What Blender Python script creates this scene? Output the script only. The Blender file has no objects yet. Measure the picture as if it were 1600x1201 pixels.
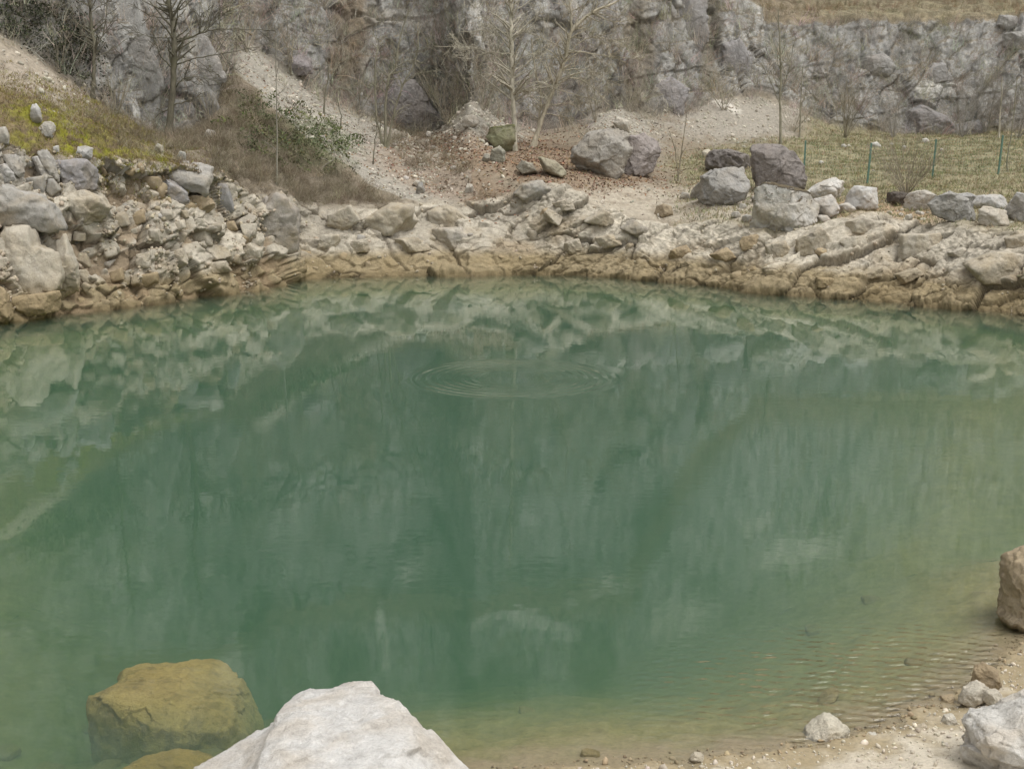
import bpy, math
import numpy as np
from mathutils import Matrix, Vector

# ------------------------------------------------------------------ camera, sky, sun, exposure
sc = bpy.context.scene
COL = sc.collection
PITCH = math.radians(11.4); CAM_Z = 5.0; FPX = 2000.0
cam_d = bpy.data.cameras.new('camera'); cam = bpy.data.objects.new('camera', cam_d); COL.objects.link(cam)
cam.location = (0, 0, CAM_Z); cam.rotation_euler = (math.pi/2 - PITCH, 0, 0)
cam_d.sensor_width = 36; cam_d.lens = 36*FPX/1600; cam_d.clip_start = 0.1; cam_d.clip_end = 2000
sc.camera = cam
w = bpy.data.worlds.new('World'); sc.world = w; w.use_nodes = True
wn = w.node_tree.nodes; wl = w.node_tree.links; wn.clear()
wout = wn.new('ShaderNodeOutputWorld'); wbg = wn.new('ShaderNodeBackground'); wsky = wn.new('ShaderNodeTexSky')
wsky.sky_type = 'NISHITA'; wsky.sun_disc = False
SUN_EL, SUN_AZ = math.radians(66), math.radians(128)
wsky.sun_elevation = SUN_EL; wsky.sun_rotation = SUN_AZ
wsky.air_density = 1.0; wsky.dust_density = 3.0; wsky.ozone_density = 1.0
whs = wn.new('ShaderNodeHueSaturation'); whs.inputs['Saturation'].default_value = 0.04   # a closed cloud cover: almost colourless
wl.new(wsky.outputs[0], whs.inputs['Color']); wl.new(whs.outputs[0], wbg.inputs['Color']); wbg.inputs['Strength'].default_value = 0.15
wl.new(wbg.outputs[0], wout.inputs['Surface'])
sun_d = bpy.data.lights.new('sun', 'SUN'); sun_d.energy = 0.6; sun_d.angle = math.radians(30); sun_d.color = (1.0, 0.96, 0.89)
sun = bpy.data.objects.new('sun', sun_d); COL.objects.link(sun)
_sd = Vector((math.sin(SUN_AZ)*math.cos(SUN_EL), math.cos(SUN_AZ)*math.cos(SUN_EL), math.sin(SUN_EL)))
sun.rotation_euler = _sd.to_track_quat('Z', 'Y').to_euler()
sc.view_settings.view_transform = 'Standard'; sc.view_settings.look = 'None'
sc.view_settings.exposure = 0.86; sc.view_settings.gamma = 1.0; sc.view_settings.use_curve_mapping = False
sc.render.engine = 'CYCLES'
sc.cycles.use_denoising = True
sc.cycles.max_bounces = 6; sc.cycles.diffuse_bounces = 3; sc.cycles.glossy_bounces = 3
sc.cycles.transparent_max_bounces = 10; sc.cycles.volume_bounces = 2; sc.cycles.transmission_bounces = 2
sc.cycles.caustics_reflective = False; sc.cycles.caustics_refractive = False

# ------------------------------------------------------------------ pixels (of the 1600 px photograph) to world
CP, SP = math.cos(PITCH), math.sin(PITCH)
def ray(px, py):
    px = np.asarray(px, float); py = np.asarray(py, float)
    u = (px-800)/FPX; v = (600.5-py)/FPX
    return np.stack([u+0*v, CP+v*SP+0*u, -SP+v*CP+0*u], -1)
def atY(px, py, Y):
    d = ray(px, py); t = np.asarray(Y)/d[..., 1]
    return np.array([0, 0, CAM_Z]) + d*t[..., None]
def atZ(px, py, z=0.0):
    d = ray(px, py); t = (z-CAM_Z)/d[..., 2]
    return np.array([0, 0, CAM_Z]) + d*t[..., None]
def proj(P):
    P = np.asarray(P, float); x = P[..., 0]; y = P[..., 1]; z = P[..., 2]-CAM_Z
    dep = y*CP - z*SP; up = y*SP + z*CP
    dep = np.where(dep < .05, .05, dep)
    return 800+FPX*x/dep, 600.5-FPX*up/dep, dep

# ------------------------------------------------------------------ noise
U = np.uint32
def _hash(ix, iy, iz, seed):
    with np.errstate(over='ignore'):
        h = ix.astype(np.int64).astype(U)*U(374761393) ^ iy.astype(np.int64).astype(U)*U(668265263) ^ iz.astype(np.int64).astype(U)*U(2246822519) ^ U((seed*3266489917) & 0xffffffff)
        h = (h ^ (h >> U(15)))*U(2246822519); h = (h ^ (h >> U(13)))*U(3266489917); return h ^ (h >> U(16))
def noise3(P, seed=0):
    P = np.asarray(P, np.float32); F = np.floor(P); f = P-F; I = F.astype(np.int32)
    s = f*f*f*(f*(f*6-15)+10); out = 0
    for dx in (0, 1):
        wx = s[:, 0] if dx else 1-s[:, 0]
        for dy in (0, 1):
            wy = wx*(s[:, 1] if dy else 1-s[:, 1])
            for dz in (0, 1):
                h = _hash(I[:, 0]+dx, I[:, 1]+dy, I[:, 2]+dz, seed)
                g = ((h & U(255)).astype(np.float32)/127.5-1)*(f[:, 0]-dx) + (((h >> U(8)) & U(255)).astype(np.float32)/127.5-1)*(f[:, 1]-dy) + (((h >> U(16)) & U(255)).astype(np.float32)/127.5-1)*(f[:, 2]-dz)
                out = out + g*wy*(s[:, 2] if dz else 1-s[:, 2])
    return out*1.3
def fbm(P, octv=4, seed=0, gain=.5, ridged=False):
    P = np.asarray(P, np.float32); o = 0; a = 1; t = 0
    for k in range(octv):
        n = noise3(P*(2.03**k)+k*17.3, seed+k)
        if ridged: n = 1-2*np.abs(n)
        o = o+a*n; t += a; a *= gain
    return o/t
def voro(P, seed=0):
    P = np.asarray(P, np.float32); I = np.floor(P).astype(np.int32); n = len(P)
    F1 = np.full(n, 9e9, np.float32); F2 = F1.copy(); H = np.zeros(n, U); D = np.zeros((n, 3), np.float32)
    for dx in (-1, 0, 1):
        for dy in (-1, 0, 1):
            for dz in (-1, 0, 1):
                c = I+np.array([dx, dy, dz], np.int32)
                h = _hash(c[:, 0], c[:, 1], c[:, 2], seed)
                v = P-c
                v[:, 0] -= .1+.8*(h & U(1023)).astype(np.float32)/1023; v[:, 1] -= .1+.8*((h >> U(10)) & U(1023)).astype(np.float32)/1023; v[:, 2] -= .1+.8*((h >> U(20)) & U(1023)).astype(np.float32)/1023
                d = (v*v).sum(1); m = d < F1
                F2 = np.where(m, F1, np.minimum(F2, d)); F1 = np.where(m, d, F1); H = np.where(m, h, H); D = np.where(m[:, None], v, D)
    return np.sqrt(F1), np.sqrt(F2), H, D
def facet(P, size, seed, warp=.25, R=None, tilt=.9, crackw=.12):
    q = np.asarray(P, np.float32)
    if R is not None: q = q @ np.asarray(R, np.float32)
    q = q/np.asarray(size, np.float32)
    if warp: q = q + warp*np.stack([noise3(q*1.7+31.7*k, seed+50+k) for k in range(3)], 1)
    F1, F2, h, D = voro(q, seed)
    with np.errstate(over='ignore'):
        h2 = (h*U(2654435761)) ^ (h >> U(7))
    r0 = (h2 & U(1023)).astype(np.float32)/1023-.5
    g = np.stack([((h2 >> U(s)) & U(255)).astype(np.float32)/127.5-1 for s in (8, 16, 24)], 1)
    e = F2-F1
    x = np.clip(e/crackw, 0, 1); crack = 1-x*x*(3-2*x)
    return r0+tilt*(g*D).sum(1)*.5, crack, (h2 >> U(4) & U(1023)).astype(np.float32)/1023
def sstep(a, b, x):
    t = np.clip((x-a)/(b-a), 0, 1); return t*t*(3-2*t)
def rotm(ax, deg):
    return np.array(Matrix.Rotation(math.radians(deg), 3, ax))

# ------------------------------------------------------------------ mesh helpers
def mesh(name, V, F, colour=None, smooth=True, attrs=None):
    V = np.asarray(V, np.float32); F = np.asarray(F, np.int32); k = F.shape[1]
    me = bpy.data.meshes.new(name); me.vertices.add(len(V)); me.vertices.foreach_set('co', V.ravel())
    me.loops.add(F.size); me.loops.foreach_set('vertex_index', F.ravel())
    me.polygons.add(len(F)); me.polygons.foreach_set('loop_start', np.arange(0, F.size, k, dtype=np.int32))
    me.update(calc_edges=True)
    if smooth: me.polygons.foreach_set('use_smooth', np.ones(len(F), bool))
    if colour is not None:
        a = me.attributes.new('tint', 'FLOAT_COLOR', 'POINT'); c = np.ones((len(V), 4), np.float32); c[:, :3] = colour; a.data.foreach_set('color', c.ravel())
    for n_, v_ in (attrs or {}).items():
        a = me.attributes.new(n_, 'FLOAT', 'POINT'); a.data.foreach_set('value', np.asarray(v_, np.float32))
    return me
def obj(name, me, mat=None, parent=None, loc=None, **props):
    o = bpy.data.objects.new(name, me); COL.objects.link(o)
    if mat is not None and not me.materials: me.materials.append(mat)
    if loc is not None: o.location = loc
    if parent is not None: o.parent = parent
    for k_, v_ in props.items(): o[k_] = v_
    return o
def empty(name, loc, **props):
    o = bpy.data.objects.new(name, None); COL.objects.link(o); o.location = loc; o.empty_display_size = .2
    for k_, v_ in props.items(): o[k_] = v_
    return o
def gridfaces(nc, nr, a=0, b=None):
    b = nr-1 if b is None else b
    i = np.arange(nc-1)[:, None]*nr + np.arange(a, b)[None, :]
    return np.stack([i, i+nr, i+nr+1, i+1], -1).reshape(-1, 4)
_ico = {}
def ico(l):
    if l in _ico: return _ico[l]
    if l == 0:
        t = (1+5**.5)/2
        V = np.array([(-1,t,0),(1,t,0),(-1,-t,0),(1,-t,0),(0,-1,t),(0,1,t),(0,-1,-t),(0,1,-t),(t,0,-1),(t,0,1),(-t,0,-1),(-t,0,1)], float)
        F = np.array([(0,11,5),(0,5,1),(0,1,7),(0,7,10),(0,10,11),(1,5,9),(5,11,4),(11,10,2),(10,7,6),(7,1,8),(3,9,4),(3,4,2),(3,2,6),(3,6,8),(3,8,9),(4,9,5),(2,4,11),(6,2,10),(8,6,7),(9,8,1)])
        V /= np.linalg.norm(V, axis=1)[:, None]
    else:
        V0, F0 = ico(l-1); E = np.sort(np.concatenate([F0[:, [0, 1]], F0[:, [1, 2]], F0[:, [2, 0]]]), 1)
        Eu, inv = np.unique(E, axis=0, return_inverse=True); inv = inv.ravel()
        M = V0[Eu].sum(1); M /= np.linalg.norm(M, axis=1)[:, None]
        V = np.concatenate([V0, M]); n = len(F0); a, b, c = inv[:n]+len(V0), inv[n:2*n]+len(V0), inv[2*n:]+len(V0)
        F = np.concatenate([np.stack([F0[:, 0], a, c], 1), np.stack([F0[:, 1], b, a], 1), np.stack([F0[:, 2], c, b], 1), np.stack([a, b, c], 1)])
    _ico[l] = (V, F); return V, F
def block(l, seed, n=9, soft=14, rough=.05, box=True):
    """a broken stone: the unit sphere cut by random planes, then roughened"""
    r = np.random.default_rng(seed); V, F = ico(l)
    N = r.normal(size=(n, 3)); N /= np.linalg.norm(N, axis=1)[:, None]; hh = r.uniform(.55, .95, n)
    if box:
        B = np.concatenate([np.eye(3), -np.eye(3)]) @ rotm('Z', r.uniform(0, 90)).T @ rotm('X', r.uniform(-20, 20)).T
        N = np.concatenate([N, B]); hh = np.concatenate([hh, r.uniform(.6, .9, 6)])
    q = np.clip(V @ N.T, 1e-3, None)/hh
    rad = (q**soft).sum(1)**(-1/soft)
    P = V*np.minimum(rad, 1.15)[:, None]
    if rough: P = P*(1+rough*fbm(P*2.2+seed*3.1, 4, seed))[:, None]
    return P, F

# ------------------------------------------------------------------ materials
def mat_new(name):
    m = bpy.data.materials.new(name); m.use_nodes = True; nt = m.node_tree; nt.nodes.clear()
    out = nt.nodes.new('ShaderNodeOutputMaterial'); return m, nt, out
class NB:
    def __init__(s, nt): s.nt = nt
    def n(s, t, **kw):
        x = s.nt.nodes.new(t)
        for k, v in kw.items():
            if k.startswith('i_'): x.inputs[k[2:].replace('_', ' ')].default_value = v
            else: setattr(x, k, v)
        return x
    def l(s, a, b): s.nt.links.new(a, b)
    def math(s, op, a, b=None, c=None, clamp=False):
        x = s.nt.nodes.new('ShaderNodeMath'); x.operation = op; x.use_clamp = clamp
        for i, v in enumerate((a, b, c)):
            if v is None: continue
            if isinstance(v, (int, float)): x.inputs[i].default_value = v
            else: s.l(v, x.inputs[i])
        return x.outputs[0]
    def noise(s, vec, scale, detail=4, rough=.55, dist=0.0):
        x = s.nt.nodes.new('ShaderNodeTexNoise'); x.inputs['Scale'].default_value = scale; x.inputs['Detail'].default_value = detail; x.inputs['Roughness'].default_value = rough; x.inputs['Distortion'].default_value = dist
        if vec is not None: s.l(vec, x.inputs['Vector'])
        return x.outputs['Fac']
    def ramp(s, f, *stops):
        x = s.nt.nodes.new('ShaderNodeValToRGB'); e = x.color_ramp.elements
        while len(e) < len(stops): e.new(.5)
        for i, (p, c) in enumerate(stops): e[i].position = p; e[i].color = (*c, 1) if len(c) == 3 else c
        s.l(f, x.inputs[0]); return x.outputs[0]
    def mix(s, f, a, b, blend='MIX'):
        x = s.nt.nodes.new('ShaderNodeMix'); x.data_type = 'RGBA'; x.blend_type = blend; x.clamp_factor = True
        for k, v in ((0, f), (6, a), (7, b)):
            if isinstance(v, (int, float)): x.inputs[k].default_value = v
            elif isinstance(v, tuple): x.inputs[k].default_value = (*v, 1)
            else: s.l(v, x.inputs[k])
        return x.outputs[2]
    def scalevec(s, vec, sx, sy, sz, rot=(0, 0, 0)):
        x = s.nt.nodes.new('ShaderNodeMapping'); x.inputs['Scale'].default_value = (sx, sy, sz); x.inputs['Rotation'].default_value = rot
        s.l(vec, x.inputs['Vector']); return x.outputs[0]
def g3(v): return (v, v, v)

def terrain_material(name, sc1=6.0, sc2=30.0, bump=.06, speck=.35, streak=0.0):
    m, nt, out = mat_new(name); b = NB(nt)
    geo = b.n('ShaderNodeNewGeometry'); pos = geo.outputs['Position']
    att = b.n('ShaderNodeAttribute', attribute_name='tint')
    n1 = b.noise(pos, sc1, 6, .65); n2 = b.noise(pos, sc2, 4, .7)
    f = b.math('ADD', b.math('MULTIPLY', n1, .6), b.math('MULTIPLY', n2, .4))
    k = b.ramp(f, (.30, g3(1-speck*1.3)), (.5, g3(1.0)), (.70, g3(1+speck)))
    c = b.mix(1.0, att.outputs['Color'], k, 'MULTIPLY')
    if streak:
        s_ = b.noise(b.scalevec(pos, 1.6, 1.6, .12), 1.0, 5, .6)
        c = b.mix(1.0, c, b.ramp(s_, (.35, g3(1-streak)), (.55, g3(1.0)), (.75, g3(1+streak*.8))), 'MULTIPLY')
    bs = b.n('ShaderNodeBsdfPrincipled'); b.l(c, bs.inputs['Base Color']); bs.inputs['Roughness'].default_value = .92; bs.inputs['Specular IOR Level'].default_value = .2
    bp = b.n('ShaderNodeBump'); bp.inputs['Strength'].default_value = .8; bp.inputs['Distance'].default_value = bump
    b.l(f, bp.inputs['Height']); b.l(bp.outputs[0], bs.inputs['Normal']); b.l(bs.outputs[0], out.inputs[0]); return m
M_ROCK = terrain_material('bank_rock', 5, 26, .09, .33)
M_SLOPE = terrain_material('slope_soil', 7, 34, .06, .38)
M_CLIFF = terrain_material('cliff_rock', 3, 16, .26, .42, .38)
M_SHORE = terrain_material('shore_gravel', 26, 110, .012, .28)
M_BED = terrain_material('bed_silt', 5, 24, .03, .35)

def stone_material(name, stain=(.30, .23, .13), stain_amt=.5, dark=(.12, .11, .105), dark_amt=.3, sc=1.0, bump=.03, streaky=False, zstain=False, joint=.35):
    """broken limestone: tint from the object colour, with stains, dark weathering and fine relief in object space"""
    m, nt, out = mat_new(name); b = NB(nt)
    tc = b.n('ShaderNodeTexCoord'); oi = b.n('ShaderNodeObjectInfo'); geo = b.n('ShaderNodeNewGeometry')
    vec = b.n('ShaderNodeVectorMath', operation='ADD'); b.l(geo.outputs['Position'], vec.inputs[0])
    p = vec.outputs[0]
    n0 = b.noise(p, 1.1*sc, 5, .6, .4); n1 = b.noise(p, 4.5*sc, 6, .65); n2 = b.noise(p, 22*sc, 5, .7)
    c = oi.outputs['Color']
    c = b.mix(b.math('MULTIPLY', b.ramp(n0, (.42, g3(0)), (.66, g3(1))), stain_amt), c, stain)
    pz = b.scalevec(p, 1, 1, .35) if not streaky else b.scalevec(p, 1.3, 1.3, 1.3, (0.5, .7, 0))
    nd = b.noise(pz, 2.6*sc, 7, .7, .6)
    c = b.mix(b.math('MULTIPLY', b.ramp(nd, (.50, g3(0)), (.68, g3(1))), dark_amt), c, dark)
    if zstain:                                             # the old high-water mark
        sp = b.n('ShaderNodeSeparateXYZ'); b.l(p, sp.inputs[0]); zz_ = b.math('ADD', sp.outputs[2], b.math('MULTIPLY', b.math('SUBTRACT', n0, .5), 1.2))
        c = b.mix(b.math('MULTIPLY', b.math('SUBTRACT', 1.0, b.math('MULTIPLY', b.math('SUBTRACT', zz_, .45), 1.6, clamp=True)), .85), c, (.27, .21, .12))
    f = b.math('ADD', b.math('MULTIPLY', n1, .55), b.math('MULTIPLY', n2, .45))
    c = b.mix(1.0, c, b.ramp(f, (.3, g3(.68)), (.5, g3(1)), (.7, g3(1.28))), 'MULTIPLY')
    bs = b.n('ShaderNodeBsdfPrincipled'); b.l(c, bs.inputs['Base Color']); bs.inputs['Roughness'].default_value = .9; bs.inputs['Specular IOR Level'].default_value = .25
    vo = b.n('ShaderNodeTexVoronoi', feature='DISTANCE_TO_EDGE'); vo.inputs['Scale'].default_value = 3.2*sc; b.l(p, vo.inputs['Vector'])
    cr = b.math('MULTIPLY', b.math('MINIMUM', vo.outputs['Distance'], .06), 4.0)
    bp = b.n('ShaderNodeBump'); bp.inputs['Strength'].default_value = .9; bp.inputs['Distance'].default_value = bump
    b.l(b.math('ADD', f, b.math('MULTIPLY', cr, joint)), bp.inputs['Height']); b.l(bp.outputs[0], bs.inputs['Normal']); b.l(bs.outputs[0], out.inputs[0]); return m
M_STONE = stone_material('limestone', bump=.05)
M_BANK = stone_material('bank_limestone', bump=.05, zstain=True)
M_WALL = stone_material('wall_limestone', (.24, .205, .17), .5, (.13, .125, .12), .6, .6, .10)
M_BOULDER = stone_material('weathered_limestone', (.27, .22, .15), .35, (.10, .09, .085), .45, .9, .06, True)
M_PURPLE = stone_material('brownish_limestone', (.19, .16, .135), .5, (.062, .053, .048), .7, .9, .07, True)
M_WHITE = stone_material('white_limestone', (.46, .385, .29), .45, (.33, .30, .26), .5, 2.2, .05, joint=.06)
M_SUNK = stone_material('silted_stone', (.20, .15, .05), .5, (.13, .10, .035), .6, 2.4, .06, joint=.05)

def tint_material(name, rough=.9, trans=0.0):
    m, nt, out = mat_new(name); b = NB(nt); att = b.n('ShaderNodeAttribute', attribute_name='tint')
    bs = b.n('ShaderNodeBsdfPrincipled'); bs.inputs['Roughness'].default_value = rough; bs.inputs['Specular IOR Level'].default_value = .15
    geo = b.n('ShaderNodeNewGeometry'); n1 = b.noise(geo.outputs['Position'], 18, 3)
    b.l(b.mix(1.0, att.outputs['Color'], b.ramp(n1, (.3, g3(.75)), (.7, g3(1.25))), 'MULTIPLY'), bs.inputs['Base Color'])
    b.l(bs.outputs[0], out.inputs[0]); return m
M_TWIG = tint_material('dry_stems'); M_LEAF = tint_material('leaves'); M_GRASS = tint_material('grass_blades'); M_CHIP = tint_material('stone_chips')
def bark_material():
    m, nt, out = mat_new('bark'); b = NB(nt); oi = b.n('ShaderNodeObjectInfo'); geo = b.n('ShaderNodeNewGeometry')
    n1 = b.noise(b.scalevec(geo.outputs['Position'], 3, 3, .8), 4, 6, .65)
    n2 = b.noise(geo.outputs['Position'], 1.2, 3)
    c = b.mix(1.0, oi.outputs['Color'], b.ramp(n1, (.3, g3(.55)), (.55, g3(1)), (.75, g3(1.4))), 'MULTIPLY')
    c = b.mix(b.math('MULTIPLY', b.ramp(n2, (.5, g3(0)), (.65, g3(1))), .4), c, (.10, .10, .045))
    bs = b.n('ShaderNodeBsdfPrincipled'); b.l(c, bs.inputs['Base Color']); bs.inputs['Roughness'].default_value = .9
    bp = b.n('ShaderNodeBump'); bp.inputs['Distance'].default_value = .02; b.l(n1, bp.inputs['Height']); b.l(bp.outputs[0], bs.inputs['Normal'])
    b.l(bs.outputs[0], out.inputs[0]); return m
M_BARK = bark_material()
def plain_material(name, col, rough=.6, metal=0.0):
    m, nt, out = mat_new(name); b = NB(nt); geo = b.n('ShaderNodeNewGeometry'); n1 = b.noise(geo.outputs['Position'], 12, 4)
    bs = b.n('ShaderNodeBsdfPrincipled'); bs.inputs['Roughness'].default_value = rough; bs.inputs['Metallic'].default_value = metal
    b.l(b.mix(1.0, col, b.ramp(n1, (.3, g3(.8)), (.7, g3(1.15))), 'MULTIPLY'), bs.inputs['Base Color']); b.l(bs.outputs[0], out.inputs[0]); return m
M_POST = plain_material('green_paint', (.085, .165, .125), .6)
M_WIRE = plain_material('green_wire', (.08, .20, .13), .6)

# ------------------------------------------------------------------ far bank, slopes and quarry walls: one sheet from surveyed profiles
# px : waterline y | bank top y, metres behind the waterline | slope y, Y | back of slope (y,Y or None) | cliff foot y, Y | cliff top | terrace | upper wall, out of frame, raised to keep sky out of the water's reflection
HI = ((-300, 4), (-340, 9), (-880, 24))
prof = [
 (-120, 522, (205, 2.3), (110, 34), None, (15, 39), HI),
 (0, 505, (228, 2.2), (150, 37), None, (55, 41), HI),
 (60, 496, (238, 2.3), (165, 37.5), None, (92, 42), HI),
 (130, 488, (246, 2.4), (190, 38.5), None, (145, 43), HI),
 (200, 481, (255, 2.4), (215, 39.5), None, (185, 44), HI),
 (260, 473, (258, 2.2), (232, 40.5), None, (212, 45.5), HI),
 (325, 463, (264, 2.0), (232, 42), None, (190, 48), HI),
 (372, 456, (292, 2.2), (205, 46), None, (66, 56), HI),
 (430, 449, (302, 2.5), (215, 47), None, (102, 57), HI),
 (480, 437, (318, 2.5), (232, 48), None, (138, 58.5), HI),
 (560, 434, (322, 2.5), (252, 49), None, (180, 60), HI),
 (640, 431, (316, 3.0), (260, 51), None, (203, 61.5), HI),
 (690, 430, (314, 3.2), (262, 51), None, (197, 61), HI),
 (735, 430, (320, 3.2), (250, 50.5), None, (156, 57.5), HI),
 (790, 429, (306, 3.0), (250, 51), None, (190, 61), HI),
 (850, 429, (290, 2.5), (257, 51), None, (206, 62), HI),
 (900, 430, (305, 2.3), (265, 51), None, (196, 63), HI),
 (960, 433, (336, 2.5), (275, 51), None, (168, 65), HI),
 (1010, 437, (352, 2.8), (280, 51), (235, 59), (182, 66), HI),
 (1060, 441, (360, 2.8), (285, 50.5), (238, 61), (178, 67), ((-170, 4), (-200, 10), (-880, 26))),
 (1120, 447, (354, 2.8), (288, 50), (226, 64), (152, 69), ((-60, 4), (-95, 11), (-900, 30))),
 (1200, 458, (364, 2.6), (288, 50), (216, 66), (146, 71), ((16, 3), (-4, 14), (-960, 40))),
 (1280, 464, (354, 3.0), (287, 50), (218, 67), (188, 71.5), ((22, 3), (-2, 16), (-900, 42))),
 (1350, 469, (346, 3.5), (287, 50), (222, 68), (206, 72), ((20, 3), (-4, 17), (-980, 46))),
 (1450, 477, (352, 3.5), (287, 50), (222, 68), (214, 73), ((17, 3), (-8, 18), (-930, 48))),
 (1600, 495, (360, 3.2), (288, 49.5), (216, 68), (204, 73), ((24, 3), (0, 18), (-1000, 50))),
 (1720, 512, (370, 3.0), (292, 48.5), (216, 67), (202, 73), ((28, 3), (4, 18), (-940, 50))),
]
cols, spos, pxs = [], [], []
for px, wy, k2, k3, k3b, k4, up in prof:
    P1 = atZ(px, wy, 0); Y1 = P1[1]
    out = np.array([P1[0], P1[1], 0]); out /= np.linalg.norm(out)
    P2 = atY(px, k2[0], Y1+k2[1]); P3 = atY(px, *k3); P4 = atY(px, *k4)
    P3b = atY(px, *k3b) if k3b else (P3+P4)/2
    P5 = atY(px, up[0][0], k4[1]+up[0][1]); P6 = atY(px, up[1][0], k4[1]+up[1][1]); P7 = atY(px, up[2][0], k4[1]+up[2][1])
    P0 = P1-out*1.6; P0[2] = -3.6
    cols.append([P0, P1, P2, P3, P3b, P4, P5, P6, P7]); spos.append(float(px))
def side_col(x, y, ox, oy, hs, ds):
    o = np.array([ox, oy, 0.0]); o /= np.linalg.norm(o); S = np.array([x, y, 0.0])
    return [S-o*1.6+np.array([0, 0, -3.6]), S]+[S+o*d+np.array([0, 0, h]) for h, d in zip(hs, ds)]
LH, LD = (4.4, 6.0, 6.8, 7.8, 20, 21, 40), (2.3, 6, 8, 10, 15, 20, 27)
left = [side_col(-13.9, 25.5, -1, .35, LH, LD), side_col(-12.0, 20, -1, .2, LH, LD), side_col(-9.9, 14.5, -1, 0, (3.6, 5, 5.6, 6.5, 14, 15, 24), LD), side_col(-8.6, 8.5, -1, -.3, (3, 4, 5, 6, 10, 11, 16), LD)]
RH, RD = (1.6, 2.2, 2.8, 3.6, 8, 9, 34), (2.5, 7, 14, 22, 27, 36, 66)  # unseen right hill, top raised so no sky edge mirrors in the pond
right = [side_col(14.2, 31, 1, .55, RH, RD), side_col(11.9, 26.5, 1, .2, RH, RD), side_col(9.6, 21.5, 1, 0, RH, RD), side_col(8.0, 17.3, 1, -.1, RH, RD), side_col(7.6, 14, 1, -.3, RH, RD), side_col(9, 10, 1, -.5, RH, RD)]
cols = [c for c in reversed(left)]+cols+right
spos = [-700, -520, -360, -230]+spos+[1830, 1930, 2030, 2130, 2210, 2300]
C = np.array(cols); S_ = np.array(spos, float)
def hermite(S, C, s):
    d = np.diff(S)[:, None, None]; m = np.diff(C, axis=0)/d
    T = np.zeros_like(C); T[1:-1] = .5*(m[1:]+m[:-1])*.75; T[0] = m[0]; T[-1] = m[-1]
    i = np.clip(np.searchsorted(S, s, 'right')-1, 0, len(S)-2); h = (S[i+1]-S[i])[:, None, None]; t = ((s-S[i])/(S[i+1]-S[i]))[:, None, None]
    return (2*t**3-3*t**2+1)*C[i]+(t**3-2*t**2+t)*h*T[i]+(-2*t**3+3*t**2)*C[i+1]+(t**3-t**2)*h*T[i+1]
s_all = np.concatenate([np.arange(-700, -40, 7), np.arange(-40, 1640, 2.0), np.arange(1640, 2301, 4)])
K = hermite(S_, C, s_all)                                  # ncol, 9 knots, 3
segn = [10, 150, 100, 60, 66, 190, 26, 44]
rows, seg = [], []
for k, n_ in enumerate(segn):
    t = np.arange(n_)/n_
    if k == 5: t = np.where(t < .75, t/.75*.5, .5+(t-.75)/.25*.5)   # more rows on the foot of the wall, which the frame shows
    rows.append(K[:, k:k+1]*(1-t)[None, :, None]+K[:, k+1:k+2]*t[None, :, None]); seg.append(k+t)
B = np.concatenate(rows+[K[:, -1:]], 1); tt = np.concatenate(seg+[np.array([8.0])])
NC, NR = B.shape[:2]
def smooth_ax(A, axis, r):
    o = A.copy(); A = np.moveaxis(A, axis, 0); o = np.moveaxis(o, axis, 0); n = len(A); pad = np.concatenate([np.repeat(A[:1], r, 0), A, np.repeat(A[-1:], r, 0)])
    c = np.cumsum(np.concatenate([np.zeros_like(pad[:1]), pad]), 0); o[:] = (c[2*r+1:2*r+1+n]-c[:n])/(2*r+1)
    return np.moveaxis(o, 0, axis)
wl_row = int(np.argmin(np.abs(tt-1.0)))
B = smooth_ax(smooth_ax(B, 1, 5), 0, 4)
du = np.gradient(B, axis=0); dv = np.gradient(B, axis=1); Nn = np.cross(du, dv); Nn /= np.linalg.norm(Nn, axis=2, keepdims=True)+1e-9
if Nn[NC//2, 60, 1] > 0: Nn = -Nn
Nn = smooth_ax(smooth_ax(Nn, 1, 6), 0, 6); Nn /= np.linalg.norm(Nn, axis=2, keepdims=True)+1e-9
Bf = B.reshape(-1, 3); Nf = Nn.reshape(-1, 3); T = np.tile(tt, NC); SX = np.repeat(s_all, NR)
PX, PY, DEP = proj(Bf)
wob = noise3(Bf*.6, 3)
w_bank = sstep(.3, .8, T)*(1-sstep(1.9, 2.15, T+.06*wob)); w_cliff = sstep(4.9, 5.08, T+.03*wob)*(1-.55*sstep(5.96, 6.02, T)*(1-sstep(6.9, 7.1, T))); w_slope = np.clip(1-w_bank-w_cliff, 0, 1)
def blob(x, y, rx, ry, ang=0.0, nz=.45, soft=.35, sc=.5, seed=0):
    """a patch of ground given by where it lies, with a ragged edge"""
    c_, s__ = math.cos(math.radians(ang)), math.sin(math.radians(ang)); dx, dy = PX-x, PY-y
    r = np.hypot((dx*c_+dy*s__)/rx, (-dx*s__+dy*c_)/ry); o = np.zeros(len(PX)); i = r < 1+nz+soft
    if i.any(): o[i] = 1-sstep(1-soft, 1+soft, r[i]+nz*fbm(Bf[i]*sc*2+seed*7.7, 3, 90+seed))
    return o
def pmask(poly, jit=7.0, seed=0, sc=.9):
    """ground inside a surveyed outline, the outline frayed by noise"""
    x = PX+jit*2*fbm(Bf*sc, 3, 190+seed); y = PY+jit*fbm(Bf*sc+4, 3, 191+seed); o = np.zeros(len(PX), bool); n = len(poly)
    for i in range(n):
        a, b_ = poly[i], poly[(i+1) % n]
        if a[1] == b_[1]: continue
        o ^= ((a[1] > y) != (b_[1] > y)) & (x < (b_[0]-a[0])*(y-a[1])/(b_[1]-a[1])+a[0])
    return o.astype(float)
P_SCREE = [(345,40),(395,66),(480,132),(560,174),(640,203),(690,232),(735,270),(745,305),(690,326),(625,306),(570,280),(516,240),(466,200),(412,150),(362,108),(348,84)]
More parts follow.
